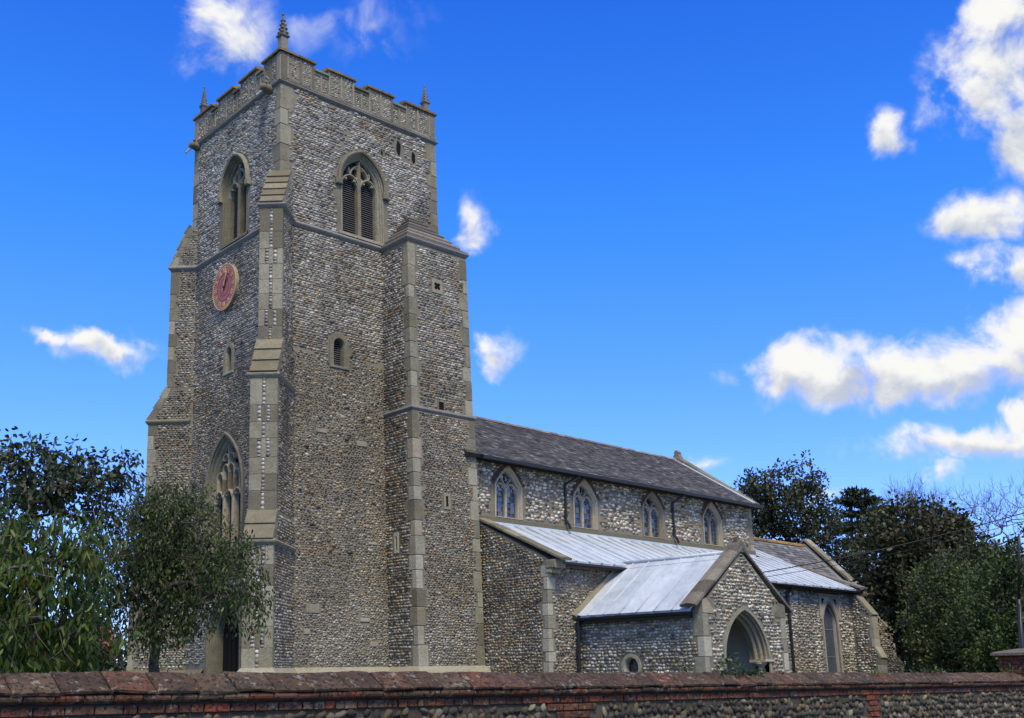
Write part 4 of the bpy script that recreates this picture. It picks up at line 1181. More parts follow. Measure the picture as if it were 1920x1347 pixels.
mb = MB(); mb.box(FNS, NX0, NX1 + .05, 4.80, 5.02, -.01, .05); mb.add([FNS(NX0, 5.02, .05), FNS(NX1 + .05, 5.02, .05), FNS(NX1 + .05, 5.07, 0.0), FNS(NX0, 5.07, 0.0)], [(0, 1, 2, 3)]); mb.build('string_course', 'stone', NW, warp_nave)

def nave_window(uc):
    fr = FNS; hw, zb, zs, ri = NW_['hw'], NW_['zb'], NW_['zs'], NW_['rise']
    root = wn_root('nave_window', fr(uc, zb, 0))
    mb = MB(); surround(mb, fr, uc, hw, zb, zs, ri, [(-.03, -.02), (-.035, .045), (.02, .05), (.03, .01), (.05, .0), (.065, -.05), (.09, -.06), (.105, -.11), (.11, -.4)], 10); mb.build('surround', 'gold_stone', root, warp_nave)
    i = hw - .10
    mb = MB(); mb.cbox(fr, uc - .055, uc + .055, zb, zs - .02, -.30, -.08, .035)
    h = (i - .0) / 2
    for s in (-1, 1): cusp_bar(mb, fr, uc + s * i / 2, i / 2 - .005, zs - .22, h * 1.3, .07, -.28, -.09)
    for s in (-1, 1): bar(mb, fr, [(uc + s * .0, zs - .02), (uc + s * .11, zs + .14), (uc + s * .22, zs + .28)], .065, -.28, -.09)
    mb.build('tracery', 'gold_stone', root, warp_nave)
    cw = i / 2; rh = .186
    for s in (-1, 1):
        for c in range(2):
            for r in range(8):
                u0 = uc + (s * .04 if s > 0 else -.04 - 2 * cw) + c * cw; z0 = zb + .04 + r * rh
                um = abs(u0 + cw / 2 - uc); lim = i + .05 if z0 + rh / 2 < zs else arch_half(hw, ri, z0 + rh * .6 - zs) - .03
                if um > lim: continue
                tx, tz = random.gauss(0, .012), random.gauss(0, .012)
                m2 = MB(); e = .008
                m2.add([fr(u0 + e, z0 + e, -.20 - tx - tz), fr(u0 + cw - e, z0 + e, -.20 + tx - tz), fr(u0 + cw - e, z0 + rh - e, -.20 + tx + tz), fr(u0 + e, z0 + rh - e, -.20 - tx + tz)], [(0, 1, 2, 3)])
                m2.build('pane', 'glass', root, warp_nave)
    mb = MB()
    for r in range(8): mb.box(fr, uc - i, uc + i, zb + .04 + r * rh - .009, zb + .04 + r * rh + .009, -.22, -.185)
    for s in (-1, 1): mb.box(fr, uc + s * (.04 + cw) - .008, uc + s * (.04 + cw) + .008, zb, zs + .35, -.221, -.187)
    mb.build('glazing_bars', 'came', root, warp_nave)
    mb = MB(); mb.prism(fr, arch(uc, hw - .01, zb, zs, ri), -.5, -.42); mb.build('dark_backing', 'dark', root, warp_nave)
    mb = MB(); mb.add([fr(uc - hw, zb, .06), fr(uc + hw, zb, .06), fr(uc + hw, zb + .02, .05), fr(uc - hw, zb + .02, .05), fr(uc + hw - .1, zb + .08, -.2), fr(uc - hw + .1, zb + .08, -.2)], [(0, 1, 2, 3), (3, 2, 4, 5)]); mb.build('sill', 'gold_stone', root, warp_nave)
    # relieving arch of thin bricks
    A = arch(uc, hw, zs, zs, ri, -.05, 16)[1:-1]; B = arch(uc, hw, zs, zs, ri, -.21, 16)[1:-1]
    for k in range(len(A) - 1):
        if k in (15,): continue
        q = [np.array(x) for x in (A[k], A[k + 1], B[k + 1], B[k])]; c = sum(q) / 4; q = [tuple(c + (p - c) * .86) for p in q]
        m2 = MB(); m2.prism(fr, q, -.01, .03); m2.build('arch_brick', 'dark_brick', root, warp_nave)
for c in NWIN: nave_window(c)

def roof_frame(y0, z0, y1, z1, sgn=-1):
    L = math.hypot(y1 - y0, z1 - z0); V = np.array([0, (y1 - y0) / L, (z1 - z0) / L])
    N = np.array([0, -V[2], V[1]]) if y1 > y0 else np.array([0, V[2], -V[1]])
    return Fr((0, y0, z0), (1, 0, 0), N, V), L

def slates(fr, u0, u1, L, gauge, wid, parent, warp, cols, skew=None):
    V = []; F = []; C = []
    n = int(L / gauge) + 1; k = 0
    for r in range(n):
        v0 = r * gauge; v1 = min(v0 + gauge * 1.25, L)
        u = u0 - (r % 2) * wid * .5 - random.uniform(0, .05)
        while u < u1:
            w_ = wid * random.uniform(.82, 1.18); a, b = max(u + .004, u0), min(u + w_ - .004, u1); u += w_
            if b - a < .02: continue
            t = random.uniform(.010, .022); dv = random.uniform(-.012, .012); tl = random.uniform(-.004, .004)
            V += [fr(a, v0 + dv, .02 + t + tl), fr(b, v0 + dv, .02 + t - tl), fr(b, v1, .012), fr(a, v1, .012), fr(a, v0 + dv, .006), fr(b, v0 + dv, .006)]
            F += [(k, k + 1, k + 2, k + 3), (k + 4, k + 5, k + 1, k), (k + 4, k, k + 3, k + 4)[:3], (k + 5, k + 2, k + 1)]; k += 6
            c = np.array(random.choices(cols[0], cols[1])[0]) * random.uniform(.7, 1.3); C += [c] * 6
    return mk('slates', V, F, 'slate', parent, warp, kind='stuff', cols=np.array(C))
SL = ([(.068, .068, .068), (.095, .094, .092), (.125, .122, .117), (.105, .092, .076), (.20, .197, .19)], [3, 4, 3, 1.6, .8])
nr = wn_root('nave_roof', (31, RY, 7.2))
frS, LS_ = roof_frame(26.16, 6.97, RY, RZ)
mb = MB(); mb.box(frS, NX0 - .6, NX1 + .06, 0, LS_, -.10, 0); mb.build('deck', 'soffit', nr, warp_nave)
slates(frS, NX0 - .6, NX1 + .02, LS_, .16, .26, nr, warp_nave, SL)
frN, LN_ = roof_frame(2 * RY - 26.28, 7.02, RY, RZ)
mb = MB(); mb.box(frN, NX0 - .6, NX1 + .06, 0, LN_, -.10, 0.01); mb.build('deck', 'soffit', nr, warp_nave)
x = NX0 - .6
while x < NX1:
    x1 = min(x + .45, NX1 + .02)
    m2 = MB(); m2.strip([[(a, RY + math.cos(t) * .13, RZ - .0 + math.sin(t) * .10) for a in (x + .004, x1 - .004)] for t in np.linspace(math.pi * 1.05, -.05 * math.pi, 6)])
    m2.build('ridge_tile', 'ridge', nr, warp_nave); x = x1
# lead flashing beside the east gable
mb = MB(); mb.box(frS, NX1 - .42, NX1 - .24, .1, LS_, .03, .06); mb.build('flashing', 'lead', nr, warp_nave)
# gutter, downpipes
mb = MB(); mb.box(Fr((0, 26.09, 6.90), (1, 0, 0), (0, -1, 0)), NX0, NX1 + .1, -.05, .06, -.05, .07); gut = mb.build('gutter', 'iron', church, warp_nave)
mb = MB(); mb.box(Fr((0, NY, 0), (1, 0, 0), (0, -1, 0)), NX0, NX1 + .02, 6.88, 7.10, .001, .10); mb.build('eaves_board', 'soffit', nr, warp_nave)
def pipe(pts, r=.045, name='downpipe', collars=()):
    root = wn_root(name, pts[-1]); mb = MB()
    for a, b in zip(pts[:-1], pts[1:]): mb.tube(a, b, r, r, 8)
    for p in pts[1:-1]:
        V, F = sphere_pts(p, r * 1.05, 8, 5); mb.add(V, F)
    mb.build('pipe', 'iron', root, warp_nave, smooth=False)
    for (x, y, z) in collars:
        m2 = MB(); m2.tube((x, y, z - .05), (x, y, z + .05), r * 1.35, r * 1.35, 8); m2.build('collar', 'iron', root, warp_nave)
for xp, dx in ((27.12, .28), (33.30, .25)):
    y = NY - .09
    pipe([(xp + dx, 26.1, 6.90), (xp + dx, 26.15, 6.80), (xp, y, 6.55), (xp, y, 5.25), (xp + .03, y - .1, 5.1), (xp + .1, y - .12, 4.92)], .05, collars=[(xp, y, 6.2), (xp, y, 5.4)])
# east gable of the nave
mb = MB(); fg = Fr((NX1, 0, 0), (0, 1, 0), (1, 0, 0))
mb.prism(fg, [(NY + .02, 2.0), (2 * RY - NY - .02, 2.0), (2 * RY - NY - .02, 7.0), (RY, 9.72), (NY + .02, 7.0)], -.36, .02); gw = mb.build('nave_gable', 'mortar', church, warp_nave)
def raking_coping(ya, za, yb, zb, x0, x1, parent, mt, n=6, th=.12, warp=warp_nave, name='coping'):
    L = math.hypot(yb - ya, zb - za); ty, tz = (yb - ya) / L, (zb - za) / L; oy, oz = (-tz, ty) if ty > 0 else (tz, -ty)
    for k in range(n):
        a, b = L * k / n + .003, L * (k + 1) / n - .003; th_ = th * random.uniform(.93, 1.07)
        P = []
        for t in (a, b):
            y, z = ya + ty * t, za + tz * t
            P += [(x0, y, z), (x0, y + oy * th_ * .8, z + oz * th_ * .8), (.5 * (x0 + x1), y + oy * th_, z + oz * th_), (x1, y + oy * th_ * .8, z + oz * th_ * .8), (x1, y, z)]
        F = [(0, 1, 2, 3, 4), (9, 8, 7, 6, 5)] + [(i, i + 5, (i + 1) % 5 + 5, (i + 1) % 5) for i in range(5)]
        mk(name, P, F, mt, parent, warp)
raking_coping(26.35, 6.98, RY, 9.70, NX1 - .26, NX1 + .22, gw, 'weathered', 7, .13)
raking_coping(2 * RY - 26.35, 6.98, RY, 9.70, NX1 - .26, NX1 + .22, gw, 'weathered', 7, .13)
mb = MB(); ffx = Fr((NX1 - .02, RY, 9.72), (0, 1, 0), (1, 0, 0))
mb.prism(ffx, [(-.2, 0), (.2, 0), (.16, .15), (.09, .2), (.12, .27), (.05, .38), (-.05, .38), (-.12, .27), (-.09, .2), (-.16, .15)], -.13, .13); mb.build('gable_cross_stump', 'moss_stone', gw, warp_nave)

# ------------------------------------------------------------------ the south aisle
AY, AX0, AX1 = 23.40, 23.0, 41.2
FAW = Fr((AX0, 0, 0), (0, 1, 0), (-1, 0, 0)); FAS = Fr((0, AY, 0), (1, 0, 0), (0, -1, 0))
LC = dict(hw=.60, zb=-1.0, zs=1.85, rise=.98); LCC = 39.06
mb = MB()
mb.prism(FAW, [(AY, GZ), (28.3, GZ), (28.3, 4.80), (NY, 4.78), (AY, 3.32)], -.5, 0)
mb.prism(FAS, [(AX0 + .5, GZ), (AX1, GZ), (AX1, 3.25), (AX0 + .5, 3.25)], -.6, 0, [arch(LCC, LC['hw'] - .12, LC['zb'], LC['zs'], LC['rise'] - .18)])
mb.prism(Fr((AX1, 0, 0), (0, 1, 0), (1, 0, 0)), [(AY + .6, GZ), (28.3, GZ), (28.3, 5.1), (AY + .6, 3.4)], -.5, 0)
AW = mb.build('aisle_wall', 'mortar', church, warp_nave)
qa = quoins(AW, AX0, AY, (1, 0), (0, 1), levels(GZ, 3.1, .36), [(.16, .26), (.30, .18), (.20, .28)], warp_nave, 'pale_stone')
fl = Flints()
fl.lay(FAW, [(AY, -.5), (27.0, -.5), (27.0, 4.78), (NY, 4.76), (AY, 3.28)], [(AY - 1, AY + b, z0, z1) for a, b, z0, z1 in qa] + [(AY, AY + .06, 2.8, 3.4)], [], .082, .125, .042, pal='aisle', wander=.5)
fl.lay(FAS, [(AX0, -.5), (24.6, -.5), (24.6, 1.4), (28.4, 1.4), (28.4, 3.2), (AX0, 3.2)], [(AX0 - 1, AX0 + a, z0, z1) for a, b, z0, z1 in qa], [], .088, .125, .044, pal='low', wander=.6)
fl.lay(FAS, [(28.4, -.6), (AX1, -.6), (AX1, 3.2), (28.4, 3.2)], [(LCC - .72, LCC + .72, 2.0, 3.02)], [arch(LCC, LC['hw'], LC['zb'], LC['zs'], LC['rise'], -.02)], .10, .145, .05, pal='porch', wander=.6)
fl.build('flint_facing', AW, warp_nave)
# west verge coping and its kneeler
raking_coping(22.72, 3.22, NY + .05, 4.90, AX0 - .06, AX0 + .40, AW, 'stone', 6, .075)
mb = MB(); mb.cbox(FAW, AY - .40, AY + .02, 3.00, 3.26, -.4, .05, .02); mb.build('kneeler', 'stone', AW, warp_nave)
mb = MB(); mb.cbox(FAW, AY - .20, AY + .05, 2.86, 2.995, -.36, .035, .02); mb.build('corbel', 'stone', AW, warp_nave)
# lead roof in bays
ar = wn_root('aisle_roof', (32, AY, 3.3))
frA, LA = roof_frame(23.08, 3.27, NY, 4.80)
LA2 = LA * (28.3 - 23.08) / (NY - 23.08)
mb = MB(); mb.box(frA, AX0 + .35, AX1 - .02, .05, LA + .05, -.14, -.02); mb.build('deck', 'soffit', ar, warp_nave)
def lead_bays(fr, xs, Lf, parent, warp, roll=.04, lap=.5):
    for i in range(len(xs) - 1):
        L = Lf(xs[i]); a, b = xs[i], xs[i + 1]
        k = 5; rows = []
        for v in np.linspace(0, L, 9):
            rows.append([fr(a + (b - a) * j / (k - 1), v, random.uniform(-.004, .004) + (.006 if v == 0 else 0)) for j in range(k)])
        rows.insert(0, [fr(a + (b - a) * j / (k - 1), -.01 + random.uniform(-.012, .008), -.06) for j in range(k)])
        m2 = MB(); m2.strip(rows); m2.build('lead_sheet', 'lead', parent, warp, smooth=False)
        m2 = MB(); m2.tube(fr(a, -.012, .012), fr(a, L, .012), roll, roll * .9, 8); m2.build('lead_roll', 'lead', parent, warp, smooth=True)
xs = [AX0 + .36]
while xs[-1] < AX1 - .5: xs.append(xs[-1] + random.uniform(.56, .66))
xs[-1] = AX1 - .06
lead_bays(frA, xs, lambda x: LA2 if x > NX1 + .35 else LA + .02, ar, warp_nave, .038)
mb = MB(); mb.box(frA, 27.28, 27.42, -.01, LA, .0, .07); mb.build('drip_step', 'lead', ar, warp_nave)
mb = MB(); mb.box(FNS, NX0, NX1, 4.72, 4.86, .012, .075); mb.build('flashing', 'lead', ar, warp_nave)
# gutters
for a, b in ((AX0 + .32, 26.4), (28.0, AX1 - .1)):
    mb = MB(); mb.strip([[(u, 23.02 + .07 * math.cos(t), 3.20 + .07 * math.sin(t)) for u in (a, b)] for t in np.linspace(math.pi, 2 * math.pi, 7)])
    mb.box(Fr((0, 23.10, 0), (1, 0, 0), (0, -1, 0)), a, b, 3.08, 3.22, -.05, .0)
    mb.build('gutter', 'iron', church, warp_nave)
pipe([(35.98, 23.02, 3.17), (35.98, 23.06, 3.08), (35.98, AY - .10, 2.9), (35.98, AY - .10, GZ + .1)], .055, collars=[(35.98, AY - .10, 1.4), (35.98, AY - .1, 2.85)])
pipe([(24.14, 23.2, 1.62), (24.14, 23.24, 1.3), (24.14, 23.26, GZ + .1)], .055, collars=[(24.14, 23.26, .6), (24.14, 23.25, 1.25)])
# east verge
raking_coping(22.85, 3.30, 28.4, 5.36, AX1 - .45, AX1 + .12, AW, 'moss_stone', 8, .08)
# lancet
root = wn_root('lancet_window', FAS(LCC, 0, 0))
mb = MB(); surround(mb, FAS, LCC, LC['hw'], LC['zb'], LC['zs'], LC['rise'], [(-.01, -.01), (-.01, .025), (.05, .025), (.07, -.02), (.11, -.03), (.14, -.12), (.15, -.22)], 12); mb.build('surround', 'pale_stone', root, warp_nave)
A_ = arch(LCC, LC['hw'], LC['zs'], LC['zs'], LC['rise'], .03, 12)[1:-1]
for s in (-1, 1):
    pts = [p for p in A_ if (p[0] - LCC) * s >= -1e-6]
    pts = sorted(pts, key=lambda p: p[1])
    pts = [p for p in pts if p[1] > 2.02]
    poly = pts + [(LCC, 2.98), (LCC + s * .70, 2.98), (LCC + s * .70, 2.02)]
    mb = MB(); mb.prism(FAS, poly, -.02, .012); mb.build('spandrel', 'gold_stone', root, warp_nave)
    c = (LCC + s * .42, 2.74); mb = MB(); mb.prism(FAS, [(c[0] - s * .10, c[1] + .10), (c[0] + s * .12, c[1] + .10), (c[0] + s * .12, c[1] - .16)], .008, .016); mb.build('spandrel_shade', 'dark', root, warp_nave)  # raised dark triangle paints the shade of a sunk spandrel
mb = MB()
mb.cbox(FAS, LCC - .76, LCC + .76, 2.93, 3.03, -.01, .07, .02)
for s in (-1, 1): mb.cbox(FAS, LCC + s * .72 - .045, LCC + s * .72 + .045, 2.0, 2.93, -.01, .06, .015)
mb.build('label_mould', 'gold_stone', root, warp_nave)
g = [(u, v) for u, v in arch(LCC, LC['hw'], LC['zb'], LC['zs'], LC['rise'], .13, 12)]
for k, (za, zb_) in enumerate(((-1.0, .55), (.57, 1.62), (1.64, 3.0))):
    poly = [p for p in g if za - 1e-6 <= p[1] <= zb_ + 1e-6]
    hw_ = LC['hw'] - .13
    if k < 2: poly = [(LCC - hw_, za), (LCC - hw_, zb_), (LCC + hw_, zb_), (LCC + hw_, za)]
    else: poly = [(LCC - hw_, za)] + [p for p in g if p[1] > za] + [(LCC + hw_, za)]
    mb = MB(); mb.prism(FAS, poly, -.20, -.185); mb.build('pane', 'glass', root, warp_nave)
mb = MB()
for k in range(-30, 40):
    for s in (-1, 1):
        z = k * .13
        pts = []
        for t in np.linspace(-hw_, hw_, 13):
            zz = z + s * t * 1.5
            top = LC['zs'] + (0 if zz < LC['zs'] else 0)
            if zz > -1.0 and (zz < LC['zs'] or abs(t) < arch_half(LC['hw'], LC['rise'], zz - LC['zs']) - .14): pts.append((LCC + t, zz))
        for a, b in zip(pts[:-1], pts[1:]):
            mb.add([FAS(a[0], a[1] - .009, -.18), FAS(b[0], b[1] - .009, -.18), FAS(b[0], b[1] + .009, -.18), FAS(a[0], a[1] + .009, -.18)], [(0, 1, 2, 3)])
mb.build('lead_lattice', 'came', root, warp_nave)
mb = MB()
for z in (.56, 1.63): mb.box(FAS, LCC - hw_, LCC + hw_, z - .012, z + .012, -.19, -.165)
mb.build('saddle_bars', 'pipe_lead', root, warp_nave)
mb = MB(); mb.prism(FAS, arch(LCC, LC['hw'] - .13, LC['zb'], LC['zs'], LC['rise'] - .2), -.5, -.4); mb.build('dark_backing', 'dark', root, warp_nave)

# buttress at the east end of the aisle, facing south
def step_buttress(fr, prof, w, parent_label, flint_side, fsgn, warp=warp_nave, zcut=-.5):
    """fr: u outward, n across; prof [(out, z)...] from the ground up"""
    mb = MB(); mb.prism(fr, [(-.3, GZ)] + prof + [(-.3, prof[-1][1])], -w / 2, w / 2)
    B = mb.build('buttress', 'mortar', church, warp)
    fs = Fr(fr.O + fr.N * (fsgn * w / 2), fr.U, fr.N * fsgn)
    fl = Flints(); rects = []
    for (o0, z0), (o1, z1) in zip(prof[:-1], prof[1:]):
        if abs(o0 - o1) < .01:
            for k, (a, b) in enumerate(zip(levels(max(z0, zcut), z1, .34)[:-1], levels(max(z0, zcut), z1, .34)[1:])):
                pass
            zz = levels(max(z0, zcut), z1, .36)
            for k in range(len(zz) - 1):
                la = .17 if k % 2 else .12
                m2 = MB(); m2.cbox(Fr(fr.O, fr.U, fr.N), o0 - la, o0 + .014, zz[k] + .004, zz[k + 1] - .004, -w / 2 - .013, w / 2 + .013, .008)
                m2.build('quoin', 'pale_stone', B, warp); rects.append((o0 - la, 9, zz[k], zz[k + 1]))
        else:
            L = math.hypot(o1 - o0, z1 - z0); to, tz = (o1 - o0) / L, (z1 - z0) / L; no, nz_ = tz, -to
            m2 = MB(); m2.prism(fr, [(o0 + no * .05 - to * .05, z0 + nz_ * .05 - tz * .05), (o1 + no * .03, z1 + nz_ * .03), (o1 - no * .04, z1 - nz_ * .04), (o0 - no * .06 - to * .05, z0 - nz_ * .06 - tz * .05)], -w / 2 - .03, w / 2 + .03)
            m2.build('weathering_stone', 'pale_stone', B, warp)
    poly = [(0.0, zcut)] + [(max(zcut, p[1]) and (p[0], max(p[1], zcut))) for p in prof]
    poly = [(0.0, zcut)] + [(o, max(z, zcut)) for o, z in prof] + [(0.0, prof[-1][1])]
    fl.lay(fs, poly, rects, [], .10, .14, .045, pal='porch', wander=.5)
    if fl.n: fl.build('flint_facing', B, warp)
step_buttress(Fr((40.95, AY, 0), (0, -1, 0), (1, 0, 0)), [(1.12, GZ), (1.12, .55), (.92, .95), (.92, 2.25), (.25, 3.1)], .42, '', True, -1)
s_ = Fr((49.5, 27.6, 0), (S2, -S2, 0), (S2, S2, 0))
step_buttress(s_, [(1.5, GZ), (1.5, .35), (1.15, .75), (1.15, 1.9), (.3, 2.9)], .6, '', True, -1)

# ------------------------------------------------------------------ the porch
PX0, PX1, PY = 24.41, 28.50, 18.63
PC = (PX0 + PX1) / 2
FPS = Fr((0, PY, 0), (1, 0, 0), (0, -1, 0)); FPW = Fr((PX0, 0, 0), (0, 1, 0), (-1, 0, 0)); FPE = Fr((PX1, 0, 0), (0, 1, 0), (1, 0, 0))
PA = dict(hw=1.16, zb=GZ, zs=.22, rise=1.54); PAC = 26.40
mb = MB()
mb.prism(FPS, [(PX0, GZ), (PAC - 1.06, GZ)] + arch(PAC, PA['hw'] - .1, GZ, PA['zs'], PA['rise'] - .13, 0, 12)[1:-1] + [(PAC + 1.06, GZ), (PX1, GZ), (PX1, 1.72), (PC, 3.38), (PX0, 1.72)], -.45, 0)
mb.prism(FPW, [(PY + .45, GZ), (AY, GZ), (AY, 1.55), (PY + .45, 1.55)], -.38, 0, [[(21.36 + .27 * math.cos(t), .05 + .27 * math.sin(t)) for t in np.linspace(0, 2 * math.pi, 25)[:-1]]])
mb.prism(FPE, [(PY + .45, GZ), (AY, GZ), (AY, 1.55), (PY + .45, 1.55)], -.38, 0)
PWL = mb.build('porch_wall', 'mortar', church, warp_nave)
mb = MB()
mb.box(FPW, PY + .46, AY - .01, GZ, 1.6, -.395, -.385); mb.box(FPE, PY + .46, AY - .01, GZ, 1.6, -.395, -.385); mb.prism(FAS, [(PX0 + .4, GZ), (PX1 - .4, GZ), (PX1 - .4, 1.62), (PC, 3.05), (PX0 + .4, 1.62)], .003, .012)
mb.build('plaster_lining', 'plaster', PWL, warp_nave)
q1 = quoins(PWL, PX0, PY, (1, 0), (0, 1), levels(GZ, 1.5, .52), [(.22, .34), (.28, .24)], warp_nave, 'pale_stone')
q2 = quoins(PWL, PX1, PY, (-1, 0), (0, 1), levels(GZ, 1.5, .45), [(.18, .3), (.24, .2)], warp_nave, 'pale_stone')
fl = Flints()
fl.lay(FPS, [(PX0, -.6), (PX1, -.6), (PX1, 1.72), (PC, 3.36), (PX0, 1.72)], [(PX0 - 1, PX0 + a, z0, z1) for a, b, z0, z1 in q1] + [(PX1 - a, 99, z0, z1) for a, b, z0, z1 in q2] + [(PX0, PX0 + .5, 1.48, 1.86), (PX1 - .52, PX1, 1.42, 1.86)],
       [arch(PAC, PA['hw'], GZ, PA['zs'], PA['rise'], -.02)], .095, .14, .05, pal='porch', wander=.4)
fl.lay(FPW, [(PY, -.6), (AY, -.6), (AY, 1.5), (PY, 1.5)], [(PY - 1, PY + b, z0, z1) for a, b, z0, z1 in q1], [[(21.36 + .41 * math.cos(t), .05 + .41 * math.sin(t)) for t in np.linspace(0, 2 * math.pi, 25)[:-1]]], .09, .135, .045, pal='porch', wander=.3)
fl.build('flint_facing', PWL, warp_nave)
# porch arch with moulded orders, shafts and capitals
root = wn_root('porch_arch', FPS(PAC, GZ, 0))
pa = (PAC, PA['hw'], GZ, PA['zs'], PA['rise'])
mb = MB(); surround(mb, FPS, *pa, [(-.005, -.01), (-.005, .03), (.10, .035)], 14); mb.build('face_band', 'pale_stone', root, warp_nave)
mb = MB(); surround(mb, FPS, PAC, PA['hw'], .22, PA['zs'], PA['rise'], [(.10, .035), (.11, -.03), (.145, -.05), (.15, -.10), (.12, -.13), (.17, -.16), (.215, -.18), (.22, -.24), (.19, -.27), (.25, -.30), (.285, -.33), (.285, -.38), (.25, -.40), (.25, -.55)], 14); mb.build('moulded_order', 'gold_stone', root, warp_nave)
for s in (-1, 1):
    uj = PAC + s * (PA['hw'] - .10)
    mb = MB(); mb.box(FPS, min(uj, uj + s * .12), max(uj, uj + s * .12), GZ, .2, -.5, .02); mb.build('jamb', 'pale_stone', root, warp_nave)
    c = FPS(uj - s * .09, 0, -.22)
    mb = MB(); mb.tube((c[0], c[1], GZ), (c[0], c[1], .0), .085, .085, 12); mb.build('shaft', 'gold_stone', root, warp_nave, smooth=True)
    mb = MB(); k = 14
    mb.strip([[(c[0] + r * math.cos(2 * math.pi * i / k), c[1] + r * math.sin(2 * math.pi * i / k), z) for i in range(k)] for r, z in ((.09, -.03), (.12, -.02), (.12, .0), (.09, .01), (.11, .06), (.17, .11), (.19, .13), (.19, .19), (.16, .21))], close=True); mb.build('capital', 'gold_stone', root, warp_nave, smooth=False)
    mb = MB(); mb.cbox(FPS, uj - .24, uj + .24, .175, .255, -.52, .07, .025); mb.build('abacus', 'gold_stone', root, warp_nave)
# roundel in the west wall
root = wn_root('round_window', FPW(21.36, .05, 0))
mb = MB(); k = 28
mb.strip([[FPW(21.36 + r * math.cos(2 * math.pi * i / k), .05 + r * math.sin(2 * math.pi * i / k), n) for i in range(k)] for r, n in ((.39, -.01), (.39, .03), (.29, .035), (.25, -.02), (.25, -.2))], close=True); mb.build('surround', 'stone', root, warp_nave)
mb = MB(); mb.prism(FPW, [(21.36 + .262 * math.cos(t), .05 + .262 * math.sin(t)) for t in np.linspace(0, 2 * math.pi, 25)[:-1]], -.2, -.17); mb.build('pane', 'glass_dark', root, warp_nave)
mb = MB()
for a in range(3):
    t = math.pi * a / 3 + .3; bar(mb, FPW, [(21.36 - .25 * math.cos(t), .05 - .25 * math.sin(t)), (21.36 + .25 * math.cos(t), .05 + .25 * math.sin(t))], .016, -.17, -.155)
mb.build('leading', 'came', root, warp_nave)
# porch roof
pr = wn_root('porch_roof', (PC, 21, 1.7))
def prf(s):
    p0 = np.array([PC + s * 2.30, 0, 1.60]); p1 = np.array([PC, 0, 3.36]); L = np.linalg.norm(p1 - p0); V = (p1 - p0) / L
    N = np.array([s * abs(V[2]), 0, abs(V[0])])
    return Fr(p0, (0, 1, 0), N, V), L
for s in (-1, 1):
    fr, L = prf(s)
    mb = MB(); mb.box(fr, PY + .3, AY - .01, .03, L - .05, -.12, -.02); mb.build('deck', 'soffit', pr, warp_nave)
    xs = list(np.linspace(PY + .22, AY + .10, 8))
    lead_bays(fr, xs, lambda x: L, pr, warp_nave, .028)
mb = MB(); mb.tube((PC, PY + .25, 3.38), (PC, AY + .3, 3.38), .06, .06, 8); mb.build('ridge_roll', 'lead', pr, warp_nave, smooth=True)
mb = MB(); fr, L = prf(-1)
mb.box(fr, PY + .24, AY + .1, L - .32, L - .30, 0.0, .012); mb.build('lap_joint', 'lead', pr, warp_nave)
for s in (-1, 1):
    xg = PC + s * 2.33
    mb = MB(); mb.strip([[(xg + .07 * math.cos(t), y, 1.52 + .07 * math.sin(t)) for y in (PY + .3, AY - .05)] for t in np.linspace(math.pi, 2 * math.pi, 7)])
    mb.box(Fr((PC + s * 2.2, 0, 0), (0, 1, 0), (s, 0, 0)), PY + .32, AY - .05, 1.36, 1.54, -.1, .06)
    mb.build('gutter', 'iron', church, warp_nave)
def porch_coping(s, n=5):
    p0 = np.array([PC + s * 2.40, 1.66]); p1 = np.array([PC, 3.44]); L = np.linalg.norm(p1 - p0); t_ = (p1 - p0) / L; nn = np.array([s * abs(t_[1]), abs(t_[0])])
    for k in range(n):
        a, b = L * k / n + .003, L * (k + 1) / n - .003
        y0, y1 = PY - .07, PY + .50
        P = []
        for t in (a, b):
            q = p0 + t_ * t
            for (yy, h) in ((y0, 0), (y0, .07), (.5 * (y0 + y1), .12), (y1, .07), (y1, 0)):
                e = q + nn * h; P.append((e[0], yy, e[1]))
        F = [(0, 1, 2, 3, 4), (9, 8, 7, 6, 5)] + [(i, i + 5, (i + 1) % 5 + 5, (i + 1) % 5) for i in range(5)]
        mk('coping', P, F, 'moss_stone', PWL, warp_nave)
porch_coping(-1); porch_coping(1)
for s in (-1, 1):
    u = PC + s * 1.86
    mb = MB(); mb.prism(FPS, [(PC + s * 2.06, 1.50), (PC + s * 1.55, 1.50), (PC + s * 1.55, 1.62), (PC + s * 1.86, 1.92), (PC + s * 2.06, 1.86)], -.45, .022); mb.build('kneeler', 'gold_stone' if s < 0 else 'stone', PWL, warp_nave)
mb = MB(); mb.prism(FPS, [(PC - .26, 3.34), (PC + .26, 3.34), (PC + .15, 3.56), (PC, 3.70), (PC - .15, 3.56)], -.36, .06); mb.prism(FPS, [(PC - .07, 3.62), (PC + .07, 3.62), (PC + .06, 3.82), (PC - .06, 3.80)], -.2, -.06); mb.build('apex_stone', 'moss_stone', PWL, warp_nave)
mb = MB()
mb.strip([[FPS(27.25 + r * math.cos(t), 1.53 + 1.5 * r * math.sin(t), n) for t in np.linspace(0, 2 * math.pi, 11)[:-1]] for r, n in ((.10, .0), (.09, .05), (.05, .09), (.01, .10))], close=True); mb.build('carved_boss', 'moss_stone', PWL, warp_nave)
# rake flashing where the porch meets the aisle wall
mb = MB(); p0 = (PC - 2.34, 1.62); p1 = (PC - .35, 3.14)
mb.prism(FAS, [(p0[0] - .12, p0[1] + .02), (p0[0] + .05, p0[1] - .05), (p1[0] + .1, p1[1]), (p1[0] - .08, p1[1] + .07)], 0.0, .10); mb.build('raking_fillet', 'gold_stone', PWL, warp_nave)

